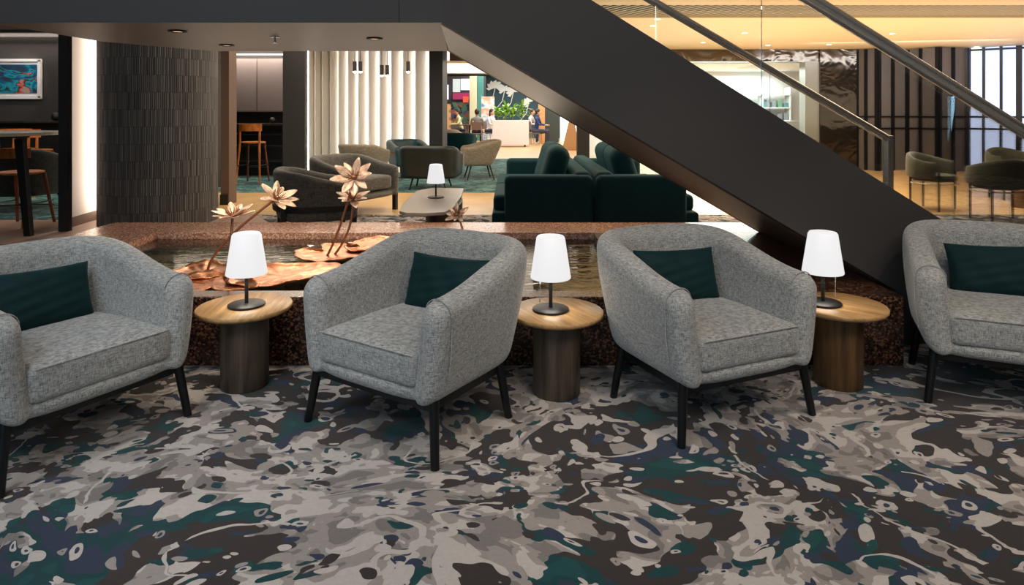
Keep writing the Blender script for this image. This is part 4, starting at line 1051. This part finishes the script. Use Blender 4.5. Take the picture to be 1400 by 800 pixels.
# planter
pl = thing('planter_box', 'white box planter on castors at the food court', 'planter', (X_(698,23), 23.2, 0))
MB().box((0,0,.5), (1.27,.5,.86)).build('box', M['white_satin'], pl, bevel=.01)
for sx in (-.5,.5): MB().lathe([(.03,0),(.03,.07)], seg=12).build('castor', M['black_satin'], pl).location = (sx,-.18,0)
leafm = plain('leaf_green', (140,190,60), .45, 0, .4, .25, 6); trunkm = plain('cane', (130,110,80), .7)
def plant(x, y, h_, seed, label):
    rnd = random.Random(seed); t = thing('potted_plant', label, 'plant', (x, y, .93), 0, 'green cane plants in the white planter')
    MB().tube([(0,0,0),(.02,0,h_*.5)], .018, 8).build('cane', trunkm, t, True)
    m = MB()
    for j in range(46):
        a = rnd.uniform(0, 2*PI); L_ = rnd.uniform(.28,.48); b0 = Vector((.02,0,h_*rnd.uniform(.12,.5))); el = rnd.uniform(.2,1.25); dr_ = Vector((math.cos(a), math.sin(a), 0)); side = Vector((-math.sin(a), math.cos(a), 0))
        rows = []
        for i in range(6):
            s = i/5; p = b0+dr_*L_*s*math.cos(el)+Vector((0,0,L_*s*math.sin(el)-.16*s*s)); wv = .045*math.sin(PI*min(1,s*.92+.06)); rows.append((p-side*wv, p+side*wv))
        V = [[m.bm.verts.new(q) for q in r] for r in rows]
        for r0, r1 in zip(V, V[1:]): m.bm.faces.new((r0[0], r0[1], r1[1], r1[0]))
    m.build('foliage', leafm, t, True)
for i, (px, h_, lb) in enumerate(((681,.72,'leafy green cane plant at left end of the white planter'), (691,.95,'leafy green cane plant second from left in the planter'), (701,.85,'leafy green cane plant right of the planter middle'), (714,1.05,'tallest leafy green cane plant, right end of the planter'))):
    plant(X_(px,23.2), 23.2+.05*(i%2), h_, 30+i, lb)
# easel sign and stand
t = thing('easel_sign', 'white A-frame notice board standing before the shops', 'easel', (X_(781,21), 21, 0))
m = MB(); m.prism([(-.30,0,.0),(.28,0,.0),(.05,.0,1.15),(-.02,.0,1.15)], (0,.03,0)); m.build('side_board', plain('easel_wood', (190,150,104), .5), t)
t2 = thing('display_stand', 'white display stand with leaflets by the stair underside', 'stand', (X_(806,20), 20, 0))
brd = MB().box((0,0,.85), (.5,.04,.75), Matrix.Rotation(R(-14),3,'X')).build('board', M['white_satin'], t2, bevel=.005)
for sx in (-.2,.2): MB().tube([(sx,-.12,0),(sx,.08,1.2)], .015, 8).build('leg', M['steel'], t2)
MB().tube([(0,.4,0),(0,.08,1.2)], .015, 8).build('leg', M['steel'], t2)
for i in range(3):
    for j in range(2): MB().box((-.12+.24*j,-.045+.05*i*.9,1.08-.22*i), (.14,.012,.18), Matrix.Rotation(R(-14),3,'X')).build('leaflet', plain('leaflet_%d%d'%(i,j), random.choice([(120,130,150),(200,190,170),(90,90,100)]), .5), brd)

# people
def skin_body(joints, edges, mat, name, parent, sub=1):
    me = bpy.data.meshes.new(name); me.from_pydata([j[0] for j in joints], edges, []); o = bpy.data.objects.new(name, me); C.objects.link(o)
    md = o.modifiers.new('skin', 'SKIN'); lay = me.skin_vertices[0] if me.skin_vertices else None
    if lay is None:
        bm = bmesh.new(); bm.from_mesh(me); bm.verts.layers.skin.verify(); bm.to_mesh(me); bm.free(); lay = me.skin_vertices[0]
    for i, j in enumerate(joints):
        r_ = j[1] if isinstance(j[1], tuple) else (j[1], j[1]); lay.data[i].radius = r_; lay.data[i].use_root = (i == 0)
    o.modifiers.new('s', 'SUBSURF').levels = sub
    o.modifiers['s'].render_levels = sub
    dg = bpy.context.evaluated_depsgraph_get(); dg.update(); out = bpy.data.meshes.new_from_object(o.evaluated_get(dg)); out.name = name
    bpy.data.objects.remove(o); out.materials.clear(); out.materials.append(mat)
    for p in out.polygons: p.use_smooth = True
    return add(name, out, parent)
skin = plain('skin', (206,156,124), .6); hairm = plain('hair_dark', (34,24,20), .6)
def person(label, loc, rot, shirt, trousers, long_hair=False, lean=.0):
    t = thing('person', label, 'person', loc, R(rot), 'seated diners in the food court')
    y0 = 0
    J = [((0,0,.50),(.13,.11)), ((0,-.03-lean*.4,.72),(.12,.09)), ((0,-.04-lean,.95),(.15,.09)), ((0,-.04-lean,1.06),.05), ((0,-.06-lean*1.1,1.12),.05),
         ((-.18,-.03-lean,.98),.05), ((-.23,-.12-lean,.76),.04), ((-.12,-.34-lean,.74),.032), ((.18,-.03-lean,.98),.05), ((.23,-.12-lean,.76),.04), ((.12,-.34-lean,.74),.032),
         ((-.1,-.05,.48),.085), ((-.12,-.44,.49),.06), ((-.12,-.42,.08),.042), ((-.12,-.54,.04),.035), ((.1,-.05,.48),.085), ((.12,-.44,.49),.06), ((.12,-.42,.08),.042), ((.12,-.54,.04),.035)]
    E = [(0,1),(1,2),(2,3),(3,4),(2,5),(5,6),(6,7),(2,8),(8,9),(9,10),(0,11),(11,12),(12,13),(13,14),(0,15),(15,16),(16,17),(17,18)]
    skin_body(J, E, shirt, 'body', t)
    hy = -.06-lean*1.15; m = MB(); m.sphere((0,hy,1.2), .1, 16, (.8,.95,1.18)); m.sphere((0,hy-.1,1.19), .018, 8, (.7,1.2,1.2)); m.sphere((-.08,hy,1.19), .022, 8, (.5,.8,1.2)); m.sphere((.08,hy,1.19), .022, 8, (.5,.8,1.2)); m.build('head', skin, t, True)
    for sx in (-1,1):
        m = MB(); c_ = Vector((sx*.12,-.37-lean,.74)); m.sphere(c_, .035, 10, (1,1.3,.5))
        for f_ in range(4): m.tube([c_+Vector(((f_-1.5)*.016,-.03,0)), c_+Vector(((f_-1.5)*.018,-.07,-.004)), c_+Vector(((f_-1.5)*.018,-.09,-.018))], [.008,.007,.006], 6)
        m.tube([c_+Vector((-sx*.03,0,0)), c_+Vector((-sx*.05,-.035,.0))], [.009,.007], 6); m.build('hand', skin, t, True)
    m = MB(); m.sphere((0,hy+.02,1.225), .108, 16, (.84,.95,1.1))
    if long_hair: m.sphere((0,hy+.07,1.1), .09, 12, (.95,.6,1.6))
    m.build('hair', hairm, t, True)
    m = MB()
    for sx in (-1,1): m.tube([(sx*.09,.06,.49),(sx*.12,-.2,.505),(sx*.12,-.46,.50),(sx*.12,-.44,.3),(sx*.12,-.42,.07)], [.09,.09,.07,.058,.048], 12)
    m.build('trousers', trousers, t, True)
    return t
def shirt(n, c): return plain('shirt_'+n, c, .8)
def simple_chair(loc, rot, label, mat):
    t = thing('cafe_chair', label, 'chair', loc, R(rot), 'cafe chairs in the food court')
    MB().box((0,0,.44), (.42,.42,.03)).build('seat', mat, t, bevel=.01); MB().box((0,.21,.72), (.42,.025,.3), Matrix.Rotation(R(-8),3,'X')).build('backrest', mat, t, bevel=.01)
    for sx in (-1,1):
        for sy in (-1,1): MB().tube([(sx*.2,sy*.2,0),(sx*.18,sy*.18,.44)], .012, 8).build('leg', M['steel'], t)
        MB().tube([(sx*.18,.19,.44),(sx*.18,.22,.8)], .011, 8).build('back_post', M['steel'], t)
jeans = plain('trousers_dark', (40,44,56), .8)
ppl = [(632, 25.5, -70, 'yellow', (206,206,160), False, 'person in pale yellow top, leaning at the table left of the others', .12), (652, 23.6, 178, 'grey', (130,124,122), False, 'person in grey top with back to camera on a cafe chair', .03), (668, 24.6, 60, 'white', (214,206,206), True, 'person with long dark hair in white top, left of the planter', .08), (721, 25.2, 70, 'pale', (190,186,186), False, 'person in pale top leaning forward, right of the plants', .12), (732, 24.2, 75, 'blue', (30,48,96), False, 'person in dark blue top, rightmost, sitting right of the planter', .05)]
for px, d, rot, n, c_, lh, lb, ln in ppl:
    person(lb, (X_(px,d), d, 0), rot, shirt(n, c_), jeans, lh, ln)
    simple_chair((X_(px,d), d, 0), rot, 'cafe chair under the '+lb.split(',')[0], plain('chair_'+n, (110,90,80), .5))
for px, d, lb in ((642, 24.9, 'dark cafe table among the diners left of the planter'), (708, 26.2, 'dark cafe table behind the planter')):
    t = thing('cafe_table', lb, 'table', (X_(px,d), d, 0)); MB().box((0,0,.72), (.7,.7,.03)).build('tabletop', M['dark_wood'], t, bevel=.006); MB().lathe([(.22,0),(.22,.02),(.03,.03),(.03,.7)], seg=20).build('pedestal', M['black_satin'], t, True)
